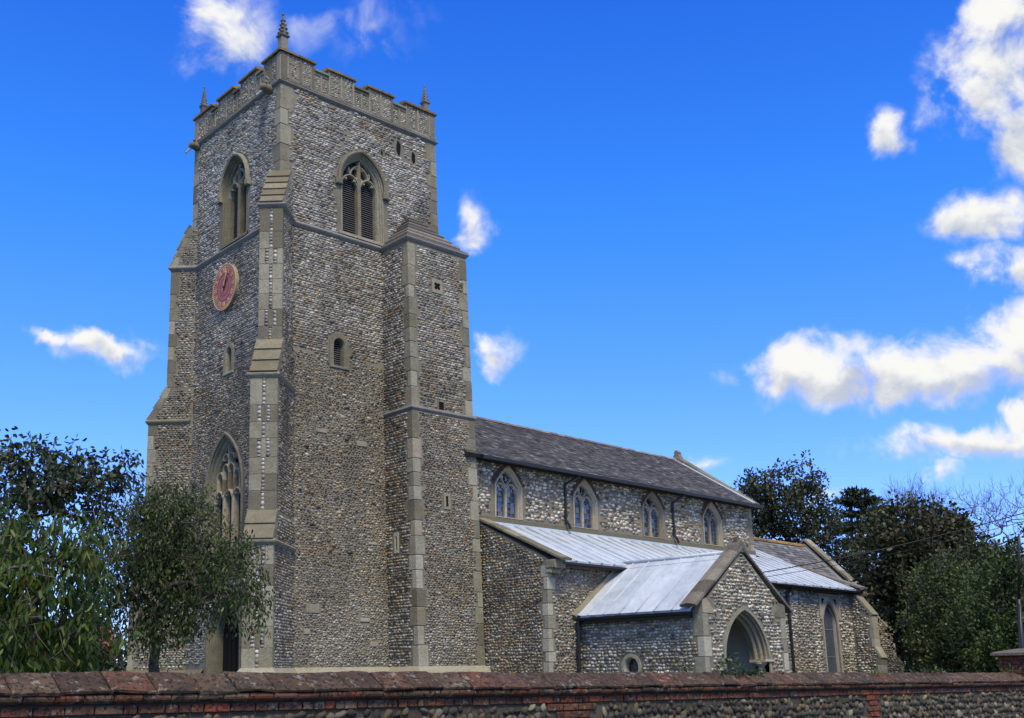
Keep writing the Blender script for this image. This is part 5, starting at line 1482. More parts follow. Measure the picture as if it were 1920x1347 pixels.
# ------------------------------------------------------------------ the chancel
CX0, CX1, CY = 41.2, 49.5, 27.6
cw = MB()
cw.box(Fr((0, CY, 0), (1, 0, 0), (0, -1, 0)), CX0, CX1, GZ - .3, 3.6, -.6, 0)
cw.prism(Fr((CX1, 0, 0), (0, 1, 0), (1, 0, 0)), [(CY, GZ - .3), (2 * RY - CY, GZ - .3), (2 * RY - CY, 3.7), (RY, 6.55), (CY, 3.7)], -.5, -.01)
cw.box(Fr((0, 2 * RY - CY, 0), (1, 0, 0), (0, 1, 0)), CX0, CX1, GZ - .3, 3.6, -.6, 0)
CW = cw.build('chancel_wall', 'mortar', church, warp_nave)
cr = wn_root('chancel_roof', (45, RY, 3.7))
fc, Lc = roof_frame(27.35, 3.45, RY, 6.40)
mb = MB(); mb.box(fc, NX1 + .4, CX1 - .4, 0, Lc, -.1, 0); mb.build('deck', 'soffit', cr, warp_nave)
slates(fc, NX1 + .4, CX1 - .75, Lc, .21, .30, cr, warp_nave, ([(.10, .102, .11), (.14, .142, .15), (.20, .20, .205), (.14, .12, .10)], [3, 4, 3, 2]))
mb = MB(); mb.box(fc, CX1 - .75, CX1 - .42, .0, Lc, .01, .05); mb.build('lead_gutter', 'pipe_lead', cr, warp_nave)
fc2, Lc2 = roof_frame(2 * RY - 27.35, 3.45, RY, 6.40)
mb = MB(); mb.box(fc2, NX1 + .4, CX1 - .4, 0, Lc2, -.1, .01); mb.build('deck', 'soffit', cr, warp_nave)
x = NX1 + .42
while x < CX1 - .5:
    m2 = MB(); m2.strip([[(a, RY + math.cos(t) * .14, 6.40 + math.sin(t) * .12) for a in (x + .004, x + .446)] for t in np.linspace(math.pi * 1.1, -.1 * math.pi, 6)])
    m2.build('ridge_tile', 'ridge_orange', cr, warp_nave); x += .45
raking_coping(27.25, 3.62, RY, 6.72, CX1 - .45, CX1 + .1, CW, 'stone', 7, .14)
raking_coping(2 * RY - 27.25, 3.62, RY, 6.72, CX1 - .45, CX1 + .1, CW, 'stone', 7, .14)
#@@PART2@@
# flint on the weathered slopes' flanks is laid with the buttresses above

# ------------------------------------------------------------------ boundary wall
WY = 8.2
wall = empty('boundary_wall', (10, WY + .2, -1.65))
tagd(wall, 'low churchyard wall of rounded flints with brick courses and weathered tile coping', 'wall')
WX0, WX1 = 0.6, 20.06
FB = Fr((0, WY, 0), (1, 0, 0), (0, -1, 0))
mb = MB(); mb.box(Fr((0, WY + .015, 0), (1, 0, 0), (0, -1, 0)), -14, WX1, -1.9, -.10, -.36, 0); core = mb.build('core', 'wall_mortar', wall, warp_wall)
x = WX0 - 1.5
while x < WX1 - .05:                       # saddle-back coping tiles
    L = random.uniform(.33, .39); x1 = min(x + L, WX1)
    dz = random.gauss(0, .004); dy = random.gauss(0, .006); tl = random.gauss(0, .005)
    sec = [(8.125, -.125), (8.118, -.105), (8.20, -.058), (8.29, -.008), (8.355, .026), (8.40, .034), (8.445, .026), (8.60, -.058), (8.682, -.105), (8.675, -.125)]
    rows = []
    for k, t in enumerate((0, .04, .5, .96, 1)):
        xx = x + .004 + (x1 - x - .008) * t; e = -.010 if k in (0, 4) else 0
        rows.append([(xx, y + dy + (.008 if e and y < 8.4 else -.008 if e else 0), z + dz + tl * (t - .5) + e + (random.gauss(0, .0035) if k in (1, 2, 3) else 0)) for y, z in sec])
    m2 = MB(); m2.strip(rows); m2.add(rows[0], [tuple(range(10))]); m2.add(rows[-1], [tuple(range(10))[::-1]])
    m2.build('coping_tile', 'coping_brick', wall, warp_wall); x = x1
mats_b = ['brick', 'brick', 'brick', 'red_brick', 'coping_brick']
x = WX0 - 1.5
while x < WX1:                              # moulded course
    L = random.choice([.215, .225, .23]); x1 = min(x + L, WX1); dy = random.gauss(0, .004); dz = random.gauss(0, .0025)
    sec = [(WY + .05, -.128), (WY - .050, -.129), (WY - .062, -.136), (WY - .066, -.155), (WY - .060, -.172), (WY - .030, -.192), (WY + .05, -.194)]
    rows = [[(xx, y + dy + e, z + dz) for y, z in sec] for xx, e in ((x + .004, .006), (x + .012, 0), (x1 - .012, 0), (x1 - .004, .006))]
    m2 = MB(); m2.strip(rows); m2.add(rows[0], [tuple(range(7))]); m2.add(rows[-1], [tuple(range(7))[::-1]])
    m2.build('moulded_brick', random.choice(mats_b[:3] + ['coping_brick']) if x > 4 or random.random() < .6 else 'coping_brick', wall, warp_wall); x = x1
def brick_row(x, xe, z0, z1, mats, head=.4):
    while x < xe - .03:
        L = .112 if random.random() < head else .226
        L *= random.uniform(.96, 1.04); x1 = min(x + L, xe); o = random.gauss(0, .004)
        block('brick', x + .005, x1 - .005, WY - .012 + o, WY + .09, z0 + .005 + random.gauss(0, .0015), z1 - .005, random.choice(mats), wall, warp_wall, .006); x = x1
brick_row(WX0 - .5, WX1, -.205, -.280, ['brick']) if False else brick_row(WX0 - .5, WX1, -.280, -.205, ['brick'] * 6 + ['red_brick'])
holes = []
brick_row(8.02, 8.75, -.358, -.283, ['brick']); holes.append((8.0, 8.77, -.358, -.28))
brick_row(8.14, 8.66, -.434, -.361, ['brick']); holes.append((8.12, 8.68, -.436, -.355))
brick_row(8.3, 8.9, -.512, -.437, ['brick', 'red_brick']); holes.append((8.28, 8.92, -.514, -.43))
for k in range(11):                          # brick lacing pier in the flintwork
    z1 = -.283 - k * .0755; a, b = (14.53, 14.78) if k % 2 else (14.46, 14.84)
    brick_row(a, b, z1 - .072, z1, ['red_brick', 'red_brick', 'brick'], .2); holes.append((a - .01, b + .01, z1 - .076, z1))
# rounded flints: the three hundred that show largest one by one, the others joined
def cobble_mesh(seed):
    r = np.random.default_rng(seed); K, J = 9, 4; V = []; F = []
    ks = r.uniform(.72, 1.15, K); sh = r.uniform(.82, 1.2, (J, K))
    for j in range(J):
        ph = (math.pi / 2) * (1 - j / J) * 1.08
        for k in range(K):
            t = 2 * math.pi * k / K; rr = math.sin(min(ph, math.pi / 2)) * ks[k] * sh[j, k]
            V.append((rr * math.cos(t), rr * math.sin(t), math.cos(ph) if j else -.25))
    V.append((0, 0, .98))
    for j in range(J - 1):
        for k in range(K):
            a = j * K + k; b = j * K + (k + 1) % K; F += [(a, b, b + K), (a, b + K, a + K)]
    for k in range(K): F.append(((J - 1) * K + k, (J - 1) * K + (k + 1) % K, J * K))
    return np.array(V), np.array(F)
CMs = [cobble_mesh(k) for k in range(10)]
cob_me = []
for k in range(30):
    V, F = CMs[k % 10]; o = mk('cobble', V, F, 'cobble', None, smooth=True, cols=np.repeat(pick('cobble', 1), len(V), 0))
    cob_me.append(o.data); bpy.data.objects.remove(o)
cob = []
z = -.288
row = 0
while z > -1.15:
    h = random.uniform(.075, .105); x = WX0 - random.uniform(0, .1)
    while x < WX1 - .05:
        w_ = random.uniform(.055, .125); hh = h * random.uniform(.7, 1.1)
        cx, cz = x + w_ / 2, z - h / 2 + random.uniform(-.03, .03)
        if not any(a < cx + w_ * .4 and b > cx - w_ * .4 and c < cz + hh * .4 and d > cz - hh * .4 for a, b, c, d in holes) and cz + hh * .5 < -.272:
            cob.append((cx, cz, w_, hh, random.gauss(.45, .55), random.uniform(.022, .042)))
        x += w_
    z -= h * .93
def cvis(c):
    x, z, w_, h = c[:4]; zz = z - .0115 * (x - 2.56)
    p = Vector((x, WY, zz)); d = p.dot(CF); v = p.dot(CU) / d
    vis = v > -(673.5 / 1953.5) and x > 2.5
    return (0 if vis else 1, d / w_)
cob.sort(key=cvis)
Vs = []; Fs = []; Cs = []; off = 0
for k, (x, z, w_, h, rot, dep) in enumerate(cob):
    zz = z - .0115 * (x - 2.56)
    Rm = Matrix(((1, 0, 0), (0, 0, -1), (0, 1, 0))).to_4x4() @ Matrix.Rotation(rot, 4, 'Z') @ Matrix.Rotation(random.gauss(0, .2), 4, 'X')
    Mx = Matrix.Translation((x, WY + .012, zz)) @ Rm @ Matrix.Diagonal((w_ * .53, h * .53, dep, 1))
    if k < 300:
        o = link('cobble', cob_me[k % 30], wall); o.matrix_basis = Mx
    else:
        V, F = CMs[k % 10]; A = np.array(Mx); P = V @ A[:3, :3].T + A[:3, 3]
        Vs.append(P); Fs.append(F + off); off += len(V); Cs.append(np.repeat(pick('cobble', 1), len(V), 0))
mk('cobble_rest', np.concatenate(Vs), np.concatenate(Fs), 'cobble', wall, smooth=True, kind='stuff', cols=np.concatenate(Cs))

# ------------------------------------------------------------------ brick gate pier
pier = empty('brick_pier', (20.35, 8.3, -1.65))
tagd(pier, 'square red brick pier with pale stone cap ending the churchyard wall', 'pier')
PXa, PXb, PYa, PYb, PT = 20.05, 20.65, 8.03, 8.63, .12
mb = MB(); mb.box(Fr((0, 0, 0), (1, 0, 0), (0, 0, 1), (0, 1, 0)), PXa + .02, PXb - .02, PYa + .02, PYb - .02, -1.7, PT); mb.build('core', 'wall_mortar', pier)
z = PT - .005; k = 0
while z > -1.6:
    z0 = z - .068
    for (a, b, fixed, axis) in ((PXa, PXb, PYa, 'x'), (PYa, PYb, PXa, 'y')):
        t = a + (.0 if k % 2 else .108) * (0 if axis == 'x' else 1)
        cuts = [a] + list(np.arange(a + (.108 if (k + (axis == 'y')) % 2 else .218), b - .05, .218)) + [b]
        for p, q in zip(cuts[:-1], cuts[1:]):
            if axis == 'x': block('brick', p + .004, q - .004, fixed - random.uniform(0, .006), fixed + .06, z0, z, random.choice(['red_brick', 'red_brick', 'brick']), pier, None, .005)
            elif p > a + .001 or True:
                block('brick', fixed - random.uniform(0, .006), fixed + .06, p + .068 if p == a else p + .004, q - .004, z0, z, random.choice(['red_brick', 'red_brick', 'brick']), pier, None, .005)
    z -= .078; k += 1
mb = MB(); c_ = ((PXa + PXb) / 2, (PYa + PYb) / 2); r_ = .40
rr = lambda r, z: [(c_[0] + a * r, c_[1] + b * r, z) for a, b in ((-1, -1), (1, -1), (1, 1), (-1, 1))]
mb.strip([rr(r_ - .03, PT), rr(r_, PT + .012), rr(r_, PT + .055), rr(r_ - .05, PT + .075), rr(.05, PT + .13)], close=True); mb.add(rr(.05, PT + .13), [(0, 1, 2, 3)]); mb.add(rr(r_ - .03, PT), [(3, 2, 1, 0)])
mb.build('cap_stone', 'moss_stone', pier)

# ------------------------------------------------------------------ trees
def unit(a): return a / (np.linalg.norm(a, axis=-1, keepdims=True) + 1e-9)

def leaf_arrays(P, Dr, L, W, six=True):
    """leaf blades from bases P along Dr"""
    n = len(P); d = unit(Dr); r = unit(rng.normal(size=(n, 3))); s = unit(np.cross(d, r)); nn = np.cross(s, d)
    L = L[:, None]; W = W[:, None]; curl = rng.uniform(-.15, .25, (n, 1)) * L
    if six:
        A = [P, P + d * L * .30 + s * W * .42 + nn * W * .12, P + d * L * .68 + s * W * .38 + nn * (W * .12 - curl * .4), P + d * L - nn * curl,
             P + d * L * .68 - s * W * .38 + nn * (W * .12 - curl * .4), P + d * L * .30 - s * W * .42 + nn * W * .12]
        V = np.stack(A, 1); f = np.array([[0, 1, 2, 3], [0, 3, 4, 5]])
    else:
        A = [P, P + d * L * .5 + s * W * .5 + nn * W * .1, P + d * L, P + d * L * .5 - s * W * .5 + nn * W * .1]
        V = np.stack(A, 1); f = np.array([[0, 1, 2, 3]])
    k = V.shape[1]
    F = (np.arange(n)[:, None, None] * k + f[None]).reshape(-1, 4)
    return V.reshape(-1, 3), F, k, (s, nn, d)

def pickc(cols, n, jit=.3):
    c = np.array([x[1] for x in cols]); w_ = np.array([x[0] for x in cols], float)
    return c[rng.choice(len(c), n, p=w_ / w_.sum())] * rng.uniform(1 - jit, 1 + jit, (n, 1))

def sample_crown(ells, n, shell=.42):
    w_ = np.array([e[1][0] * e[1][1] * e[1][2] * (e[2] if len(e) > 2 else 1) for e in ells]); k = rng.choice(len(ells), n, p=w_ / w_.sum())
    C = np.array([e[0] for e in ells])[k]; R_ = np.array([e[1] for e in ells])[k]
    d = unit(rng.normal(size=(n, 3))); r = rng.random((n, 1)) ** shell
    return C + d * r * R_, d

def branches(trunk, r0, tips, tip_r=.004, exp=.5, step=.5):
    """join every tip to its nearest wood; thickness by the number of tips carried"""
    N = [np.array(p, float) for p in trunk]; par = [-1] + list(range(len(trunk) - 1))
    top = N[-1]
    order = np.argsort(np.linalg.norm(tips - top, axis=1))
    arr = np.zeros((len(N) + len(tips) * 8, 3)); arr[:len(N)] = N; cnt = len(N)
    leafnode = []
    start = max(0, len(trunk) - 3)
    for i in order:
        t = tips[i]; d = np.linalg.norm(arr[start:cnt] - t, axis=1); j = int(np.argmin(d)) + start
        k = max(1, min(5, int(d[j - start] / step))); p0 = arr[j].copy(); prev = j
        for q in range(1, k + 1):
            f = q / k; p = p0 + (t - p0) * f + (0 if q == k else 1) * rng.normal(0, .05 * d[j - start], 3) * (1 - f) + np.array([0, 0, .10 * d[j - start] * math.sin(math.pi * f)])
            if cnt >= len(arr): break
            arr[cnt] = p; par.append(prev); prev = cnt; cnt += 1
        leafnode.append(prev)
    load = np.zeros(cnt)
    for l in leafnode: load[l] += 1
    for i in range(cnt - 1, 0, -1): load[par[i]] += load[i]
    rad = tip_r * np.maximum(load, 1) ** exp
    rad = np.minimum(rad, r0)
    return arr[:cnt], par, rad

def tubes_mesh(arr, par, rad, skip, n=5):
    mb = MB()
    for i in range(1, len(arr)):
        if i < skip: continue
        mb.tube(arr[par[i]], arr[i], min(rad[par[i]], rad[i] * 1.6), rad[i], n, cap=False)
    return mb

def tree(name, label, cat, group, trunk, r0, ells, ntips, per, leafL, leafW, cols, droop=0., spread=.2, six=False, mt='leaf_dark', bark='bark', shell=.42, single=0, tip_r=.004, flat=1.0, exp=.5, twigs=0, step=.5, strand=0.):
    root = empty(name, trunk[0]); tagd(root, label, cat, group)
    tips, out = sample_crown(ells, ntips, shell)
    arr, par, rad = branches(trunk, r0, tips, tip_r, exp, step)
    nt = len(trunk); mb = MB()
    for i in range(1, nt):
        a = r0 * (1 - .45 * (i - 1) / max(1, nt - 1)); b = r0 * (1 - .45 * i / max(1, nt - 1)); mb.tube(trunk[i - 1], trunk[i], a * (1.35 if i == 1 else 1), b, 9, cap=False)
    mb.build('trunk', bark, root, smooth=True)
    tubes_mesh(arr, par, rad, nt).build('branches', bark, root, smooth=True, kind='stuff')
    n = ntips * per
    base = np.repeat(tips, per, 0) + np.clip(rng.normal(0, 1, (n, 3)), -2, 2) * np.array([spread, spread, spread * flat])
    if strand: base[:, 2] -= np.tile(np.linspace(0, 1, per), ntips) * np.repeat(rng.uniform(.3, 1.2, ntips), per) * strand
    o = np.repeat(out, per, 0)
    Dr = o * .5 + rng.normal(0, .65, (n, 3)) + np.array([0, 0, -droop])
    L = leafL * rng.uniform(.65, 1.25, n); W = leafW * rng.uniform(.7, 1.25, n)
    C = np.repeat(pickc(cols, ntips, .25), per, 0) * .55 + pickc(cols, n, .3) * .45
    if single:
        d = base @ np.array(CF); px = (base @ np.array(CR)) / d * 1953 + 960
        key = np.where((px > 0), d, 1e3); sel = np.argsort(key)[:single * 2][::2]
        keep = np.ones(n, bool); keep[sel] = False
        Vt, Ft, k, (s, nn, dd) = leaf_arrays(np.zeros((6, 3)), np.tile([0, 0, 1.0], (6, 1)), np.ones(6), np.full(6, leafW / leafL), True)
        mes = []
        for q in range(6):
            Vq = Vt[q * 6:q * 6 + 6].copy()
            # rotate so that the blade's side lies along x
            B = np.stack([s[q], nn[q], dd[q]], 1); Vq = Vq @ B
            o_ = mk('leaf', Vq, np.array([[0, 1, 2, 3], [0, 3, 4, 5]]), mt, None, smooth=True, cols=np.repeat(C[sel[q * 7 % len(sel)]][None], 6, 0)); mes.append(o_.data); bpy.data.objects.remove(o_)
        for q, i in enumerate(sel):
            d_ = Vector(Dr[i]).normalized(); s_ = d_.cross(Vector(rng.normal(size=3))).normalized(); n_ = s_.cross(d_)
            Mx = Matrix.Identity(4)
            for r in range(3): Mx[r][0] = s_[r] * L[i]; Mx[r][1] = n_[r] * L[i]; Mx[r][2] = d_[r] * L[i]; Mx[r][3] = base[i][r]
            ob = link('leaf', mes[q % 6], root); ob.matrix_basis = Mx
        base, Dr, L, W, C = base[keep], Dr[keep], L[keep], W[keep], C[keep]
    V, F, k, _ = leaf_arrays(base, Dr, L, W, six)
    mk('crown', V, F, mt, root, smooth=six, kind='stuff' if single else None, cols=np.repeat(C, k, 0))
    if twigs:
        mb = MB(); q, oo = sample_crown(ells, twigs, .3)
        for p, d in zip(q, oo):
            e = p + (d * .5 + rng.normal(0, .5, 3) + np.array([0, 0, .15 - droop * .35])) * random.uniform(.15, .45) * (leafL / .1); m_ = (p + e) / 2 + rng.normal(0, .03, 3)
            mb.tube(p, m_, .004, .0035, 3, cap=False); mb.tube(m_, e, .0035, .002, 3, cap=False)
        mb.build('bare_twigs', 'twig', root, kind='stuff')
    return root

CHERRY = [(4, (.06, .11, .015)), (4, (.035, .068, .011)), (2, (.10, .14, .02)), (.8, (.15, .14, .025)), (.12, (.28, .10, .03))]
DARKG = [(4, (.022, .036, .013)), (3, (.032, .05, .019)), (1, (.05, .07, .025)), (.6, (.05, .042, .024))]
CLEAF = [(4, (.034, .060, .014)), (3, (.052, .084, .02)), (2, (.074, .105, .03)), (1, (.11, .13, .036))]
tree('broadleaf_tree', 'nearest broad-leaved tree at the far left with light green drooping leaves', 'tree', 'small trees beside the tower',
     [(4.75, 14.0, -1.15), (4.78, 13.98, -.2), (4.72, 13.95, .5), (4.6, 13.9, 1.1)], .085,
     [((4.40, 13.9, 1.05), (1.05, 1.05, 1.0)), ((4.85, 13.35, 1.6), (.55, .55, .55)), ((5.0, 13.2, .45), (.5, .5, .42)), ((4.3, 14.0, 1.9), (.45, .45, .36)), ((5.12, 12.95, 1.05), (.26, .3, .42)), ((4.3, 13.8, .1), (.9, .9, .6))],
     520, 13, .13, .042, CHERRY, droop=1.9, spread=.075, six=True, mt='leaf', bark='pale_bark', shell=.5, single=300, tip_r=.0042, twigs=160, strand=.16)
tree('dark_tree', 'dark glossy-leaved tree standing behind the light green one at far left', 'tree', 'small trees beside the tower',
     [(5.75, 20.2, -1.15), (5.9, 20.0, .6), (6.0, 19.6, 1.8), (6.05, 19.2, 2.5)], .11,
     [((6.15, 18.5, 3.3), (1.2, 1.2, .72)), ((7.02, 17.75, 3.3), (.50, .50, .56)), ((5.6, 18.9, 3.65), (.6, .6, .4)), ((6.95, 18.1, 2.55), (.62, .62, .34)), ((5.6, 19.0, 2.3), (.9, .9, .6))],
     330, 14, .12, .058, DARKG, droop=.7, spread=.085, six=True, shell=.5, tip_r=.005)
tree('weeping_tree', 'small dark weeping tree with crooked trunk in front of the tower base', 'tree', 'small trees beside the tower',
     [(9.14, 19.98, -1.15), (9.12, 19.97, -.35), (9.02, 19.93, -.02), (8.96, 19.9, .22), (8.98, 19.87, .5), (8.86, 19.83, .8), (8.95, 19.7, 1.4)], .125,
     [((8.75, 19.2, 3.0), (1.0, 1.0, .72)), ((8.95, 19.35, 2.1), (1.25, 1.0, .7)), ((9.45, 18.25, 2.15), (.72, .7, .75)), ((9.55, 17.75, 1.6), (.5, .5, .62)), ((8.35, 19.85, 3.3), (.6, .55, .58)), ((9.72, 17.25, 1.2), (.28, .3, .4)), ((8.35, 19.95, 1.6), (.75, .6, .65)), ((9.15, 19.0, 1.35), (.9, .7, .5)), ((8.1, 20.2, 2.4), (.7, .6, .8)), ((8.7, 19.4, 1.0), (.8, .6, .5)), ((8.0, 20.3, 1.4), (.5, .5, .6))],
     860, 19, .095, .037, CLEAF, droop=1.3, spread=.10, six=True, mt='leaf', shell=.5, single=300, tip_r=.0045, twigs=700, strand=.42)

# far wood on the right: each tree its own crown and trunk
OAK = [(4, (.032, .044, .018)), (3, (.05, .062, .028)), (2, (.08, .09, .05)), (1, (.018, .024, .012))]
tree('evergreen_tree', 'tall dark round-crowned evergreen tree rising behind the chancel roof', 'tree', 'trees east of the church',
     [(55.5, 36.2, -1.5), (55.2, 36.0, 2.5), (54.9, 35.8, 5.0), (54.5, 35.5, 6.8)], .38,
     [((53.9, 34.7, 9.1), (2.7, 2.7, 1.7)), ((52.5, 35.6, 9.7), (1.7, 1.7, 1.2)), ((54.1, 33.9, 10.7), (1.6, 1.6, 1.0)), ((53.9, 32.7, 7.6), (1.7, 1.7, 1.9)), ((55.3, 33.4, 6.2), (2.2, 2.2, 2.4)), ((52.2, 36.4, 7.3), (1.9, 1.9, 1.0)), ((51.4, 36.6, 8.9), (.9, .9, .7)), ((55.4, 33.2, 10.2), (.7, .7, .7)), ((53.0, 34.6, 11.0), (.55, .55, .5)), ((56.0, 31.3, 2.8), (3.2, 3.0, 3.6)), ((57.5, 30.0, 1.0), (3.0, 3.0, 2.6))],
     640, 58, .24, .14, OAK, spread=.30, shell=.38, tip_r=.016, exp=.48, step=.9)
tree('conifer_tree', 'flat-layered dark conifer showing just right of the tall evergreen', 'tree', 'trees east of the church',
     [(60.3, 34.3, -1.6), (60.2, 34.2, 5), (60.3, 34.0, 8.2), (60.4, 33.9, 9.6)], .15,
     [((60.9, 33.5, 9.9), (1.3, 1.3, .2)), ((61.2, 33.1, 9.2), (1.9, 1.9, .2)), ((60.9, 33.0, 8.3), (2.2, 2.2, .2)), ((61.2, 33.0, 7.3), (2.3, 2.3, .25)), ((60.6, 33.6, 10.5), (.7, .7, .16))],
     330, 60, .28, .09, [(3, (.018, .03, .016)), (2, (.028, .042, .02))], spread=.24, flat=.25, shell=.5, tip_r=.013, step=1.0)
MOUND = [(3, (.044, .036, .018)), (4, (.042, .052, .019)), (3, (.034, .050, .016)), (1, (.075, .07, .03))]
tree('ivy_clad_tree', 'broad domed tree smothered in brown-green ivy at right', 'tree', 'trees east of the church',
     [(44.8, 22.3, -1.6), (44.8, 22.3, 1.5), (44.7, 22.2, 3.0)], .4,
     [((44.6, 22.1, 4.4), (2.5, 2.5, 2.6)), ((44.2, 22.4, 3.4), (1.2, 1.2, 1.7)), ((46.0, 21.0, 3.6), (1.6, 1.6, 1.9)), ((46.2, 21.6, 2.0), (2.6, 2.6, 2.4)), ((47.0, 22.8, 3.4), (1.9, 1.9, 2.6)), ((48.0, 21.0, 3.0), (2.0, 2.0, 2.2))],
     1250, 46, .21, .14, MOUND, spread=.28, shell=.36, tip_r=.014, step=.9, twigs=500)
SHR = [(4, (.032, .054, .014)), (3, (.05, .076, .02)), (2, (.08, .108, .03)), (1, (.05, .042, .02)), (.7, (.11, .13, .036))]
def shrub(name, label, base, ells, n, cols=SHR, tw=300, L=.13):
    b = np.array(base, float); tree(name, label, 'shrub', 'shrubs along the east side of the churchyard', [tuple(b), tuple(b + [0, 0, .6]), tuple(b + [.1, .05, 1.3])], .12, ells, n, 46, L, L * .62, cols, spread=.15, shell=.38, tip_r=.008, step=.7, twigs=tw)
shrub('leafy_bush', 'tall tangled leafy bush just right of the chancel buttress', (43.6, 20.7, -1.5), [((43.5, 20.6, 1.3), (1.5, 1.5, 2.5)), ((42.9, 20.0, 2.2), (1.1, 1.1, 1.7)), ((44.0, 21.6, 3.4), (1.0, 1.0, 1.2)), ((42.6, 19.9, -.4), (1.0, 1.0, 1.0))], 420)
shrub('leafy_bush', 'large leafy bush with arching bare twigs below the ivy-clad tree', (39.4, 18.4, -1.5), [((39.3, 18.4, 1.2), (2.0, 2.0, 2.6)), ((40.6, 19.0, 3.0), (1.7, 1.7, 1.3)), ((38.4, 18.6, 0.2), (1.2, 1.2, 1.5))], 480)
shrub('leafy_bush', 'bright green bush behind the black pole at far right', (37.6, 15.7, -1.5), [((37.4, 15.7, 1.0), (1.9, 1.9, 2.4)), ((37.6, 15.3, 3.0), (1.2, 1.2, 1.0)), ((38.4, 14.6, 1.6), (1.8, 1.8, 2.2))], 480, [(4, (.032, .058, .013)), (3, (.05, .085, .018)), (2, (.085, .125, .028)), (1, (.045, .04, .018))])
shrub('leafy_bush', 'distant bush whose rounded top shows at the right edge above the bright green one', (48.6, 18.3, -1.6), [((48.6, 18.0, 3.2), (2.4, 2.4, 2.6)), ((49.6, 16.6, 3.6), (2.0, 2.0, 2.0))], 260, MOUND, 200, .17)

def bare_tree(name, label, base, top, ells, n, seed):
    root = empty(name, base); tagd(root, label, 'tree', 'leafless trees on the skyline')
    tips, out = sample_crown(ells, n, .5)
    trunk = [base, tuple(np.array(base) * .5 + np.array(top) * .5), top]
    arr, par, rad = branches(trunk, .035, tips, .0055, .40, .5)
    mb = MB(); mb.tube(base, trunk[1], .16, .11, 8, cap=False); mb.tube(trunk[1], top, .11, .06, 8, cap=False); mb.build('trunk', 'bark', root, smooth=True)
    tubes_mesh(arr, par, rad, 3, 4).build('branches', 'twig', root, kind='stuff')
    mb = MB()
    for t, o in zip(tips, out):
        for k in range(3):
            d = unit(np.array([o[0] * .4, o[1] * .4, .9]) + rng.normal(0, .35, 3)); e = t + d * random.uniform(.25, .7); mb.tube(t, e, .005, .003, 3, cap=False)
    mb.build('bare_twigs', 'twig', root, kind='stuff')
bare_tree('bare_tree', 'leafless tree whose fine twigs stand above the ivy-clad dome', (46.2, 23.2, -1.6), (46.0, 23.0, 5.6), [((45.9, 22.9, 7.3), (1.5, 1.5, .85)), ((46.6, 22.4, 6.9), (1.3, 1.3, 1.0))], 240, 1)
bare_tree('bare_tree', 'leafless tree at far right with open upright branches against the sky', (50.3, 21.3, -1.6), (50.3, 21.3, 4.2), [((50.0, 21.8, 6.8), (1.9, 1.9, 1.6)), ((50.9, 20.4, 6.8), (1.8, 1.8, 1.6))], 330, 2)

# hedge mass and far belt of trees: nobody could count them
def hedge(name, label, ells, n, L, cols):
    P, o = sample_crown(ells, n, .4); Dr = o + rng.normal(0, .7, (n, 3))
    V, F, k, _ = leaf_arrays(P, Dr, L * rng.uniform(.6, 1.3, n), L * .6 * rng.uniform(.6, 1.3, n), False)
    tagd(mk(name, V, F, 'leaf_dark', cols=np.repeat(pickc(cols, n), k, 0)), label, 'hedge', kind='stuff')
hedge('dark_hedge', 'dark evergreen hedge at the far left behind the small trees', [((5.2 + k * .62, 26.9 - k * .30, .2), (.9, .8, 1.75 - .10 * k)) for k in range(8)], 34000, .13, DARKG)
belt = []
for k in range(60):
    a = math.radians(-25 + k * 2.3); r = 95 + 12 * math.sin(k * 1.7)
    belt.append(((r * math.sin(a), r * math.cos(a), -1.0), (4.5, 4.5, 4.6 + 1.3 * math.sin(k * 2.3))))
hedge('far_wood', 'low belt of trees on the horizon behind the church', belt, 42000, .7, DARKG)

# ------------------------------------------------------------------ cottage glimpsed far left
cot = empty('cottage', (22.5, 64.5, -1.4)); tagd(cot, 'distant cottage with red tiled roof glimpsed between the small trees', 'house')
def cbox_w(name, x0, x1, y0, y1, z0, z1, mt, parent): return block(name, x0, x1, y0, y1, z0, z1, mt, parent, None, .02)
cbox_w('wall', 19.3, 25.6, 62, 67, -1.5, 1.3, 'brick', cot)
fr1, l1 = roof_frame(61.6, 1.0, 64.5, 3.05); rf = None
mb = MB(); mb.box(fr1, 19.0, 25.9, 0, l1, -.1, 0); fr2, l2 = roof_frame(67.4, 1.0, 64.5, 3.05); mb.box(fr2, 19.0, 25.9, 0, l2, -.1, 0); rf = mb.build('roof', 'red_brick', cot)
slates(fr1, 19.0, 25.9, l1, .3, .26, rf, None, ([(.30, .075, .035), (.36, .10, .045), (.24, .06, .03)], [3, 3, 2]))
cbox_w('chimney', 20.2, 21.1, 64.1, 64.9, 2.9, 4.2, 'red_brick', rf)
for xw in (20.5, 22.5, 24.5):
    wdw = cbox_w('window', xw - .5, xw + .5, 61.93, 62.05, -.3, .9, 'plaster', cot); cbox_w('pane', xw - .42, xw + .42, 61.9, 61.95, -.22, .82, 'glass_dark', wdw)

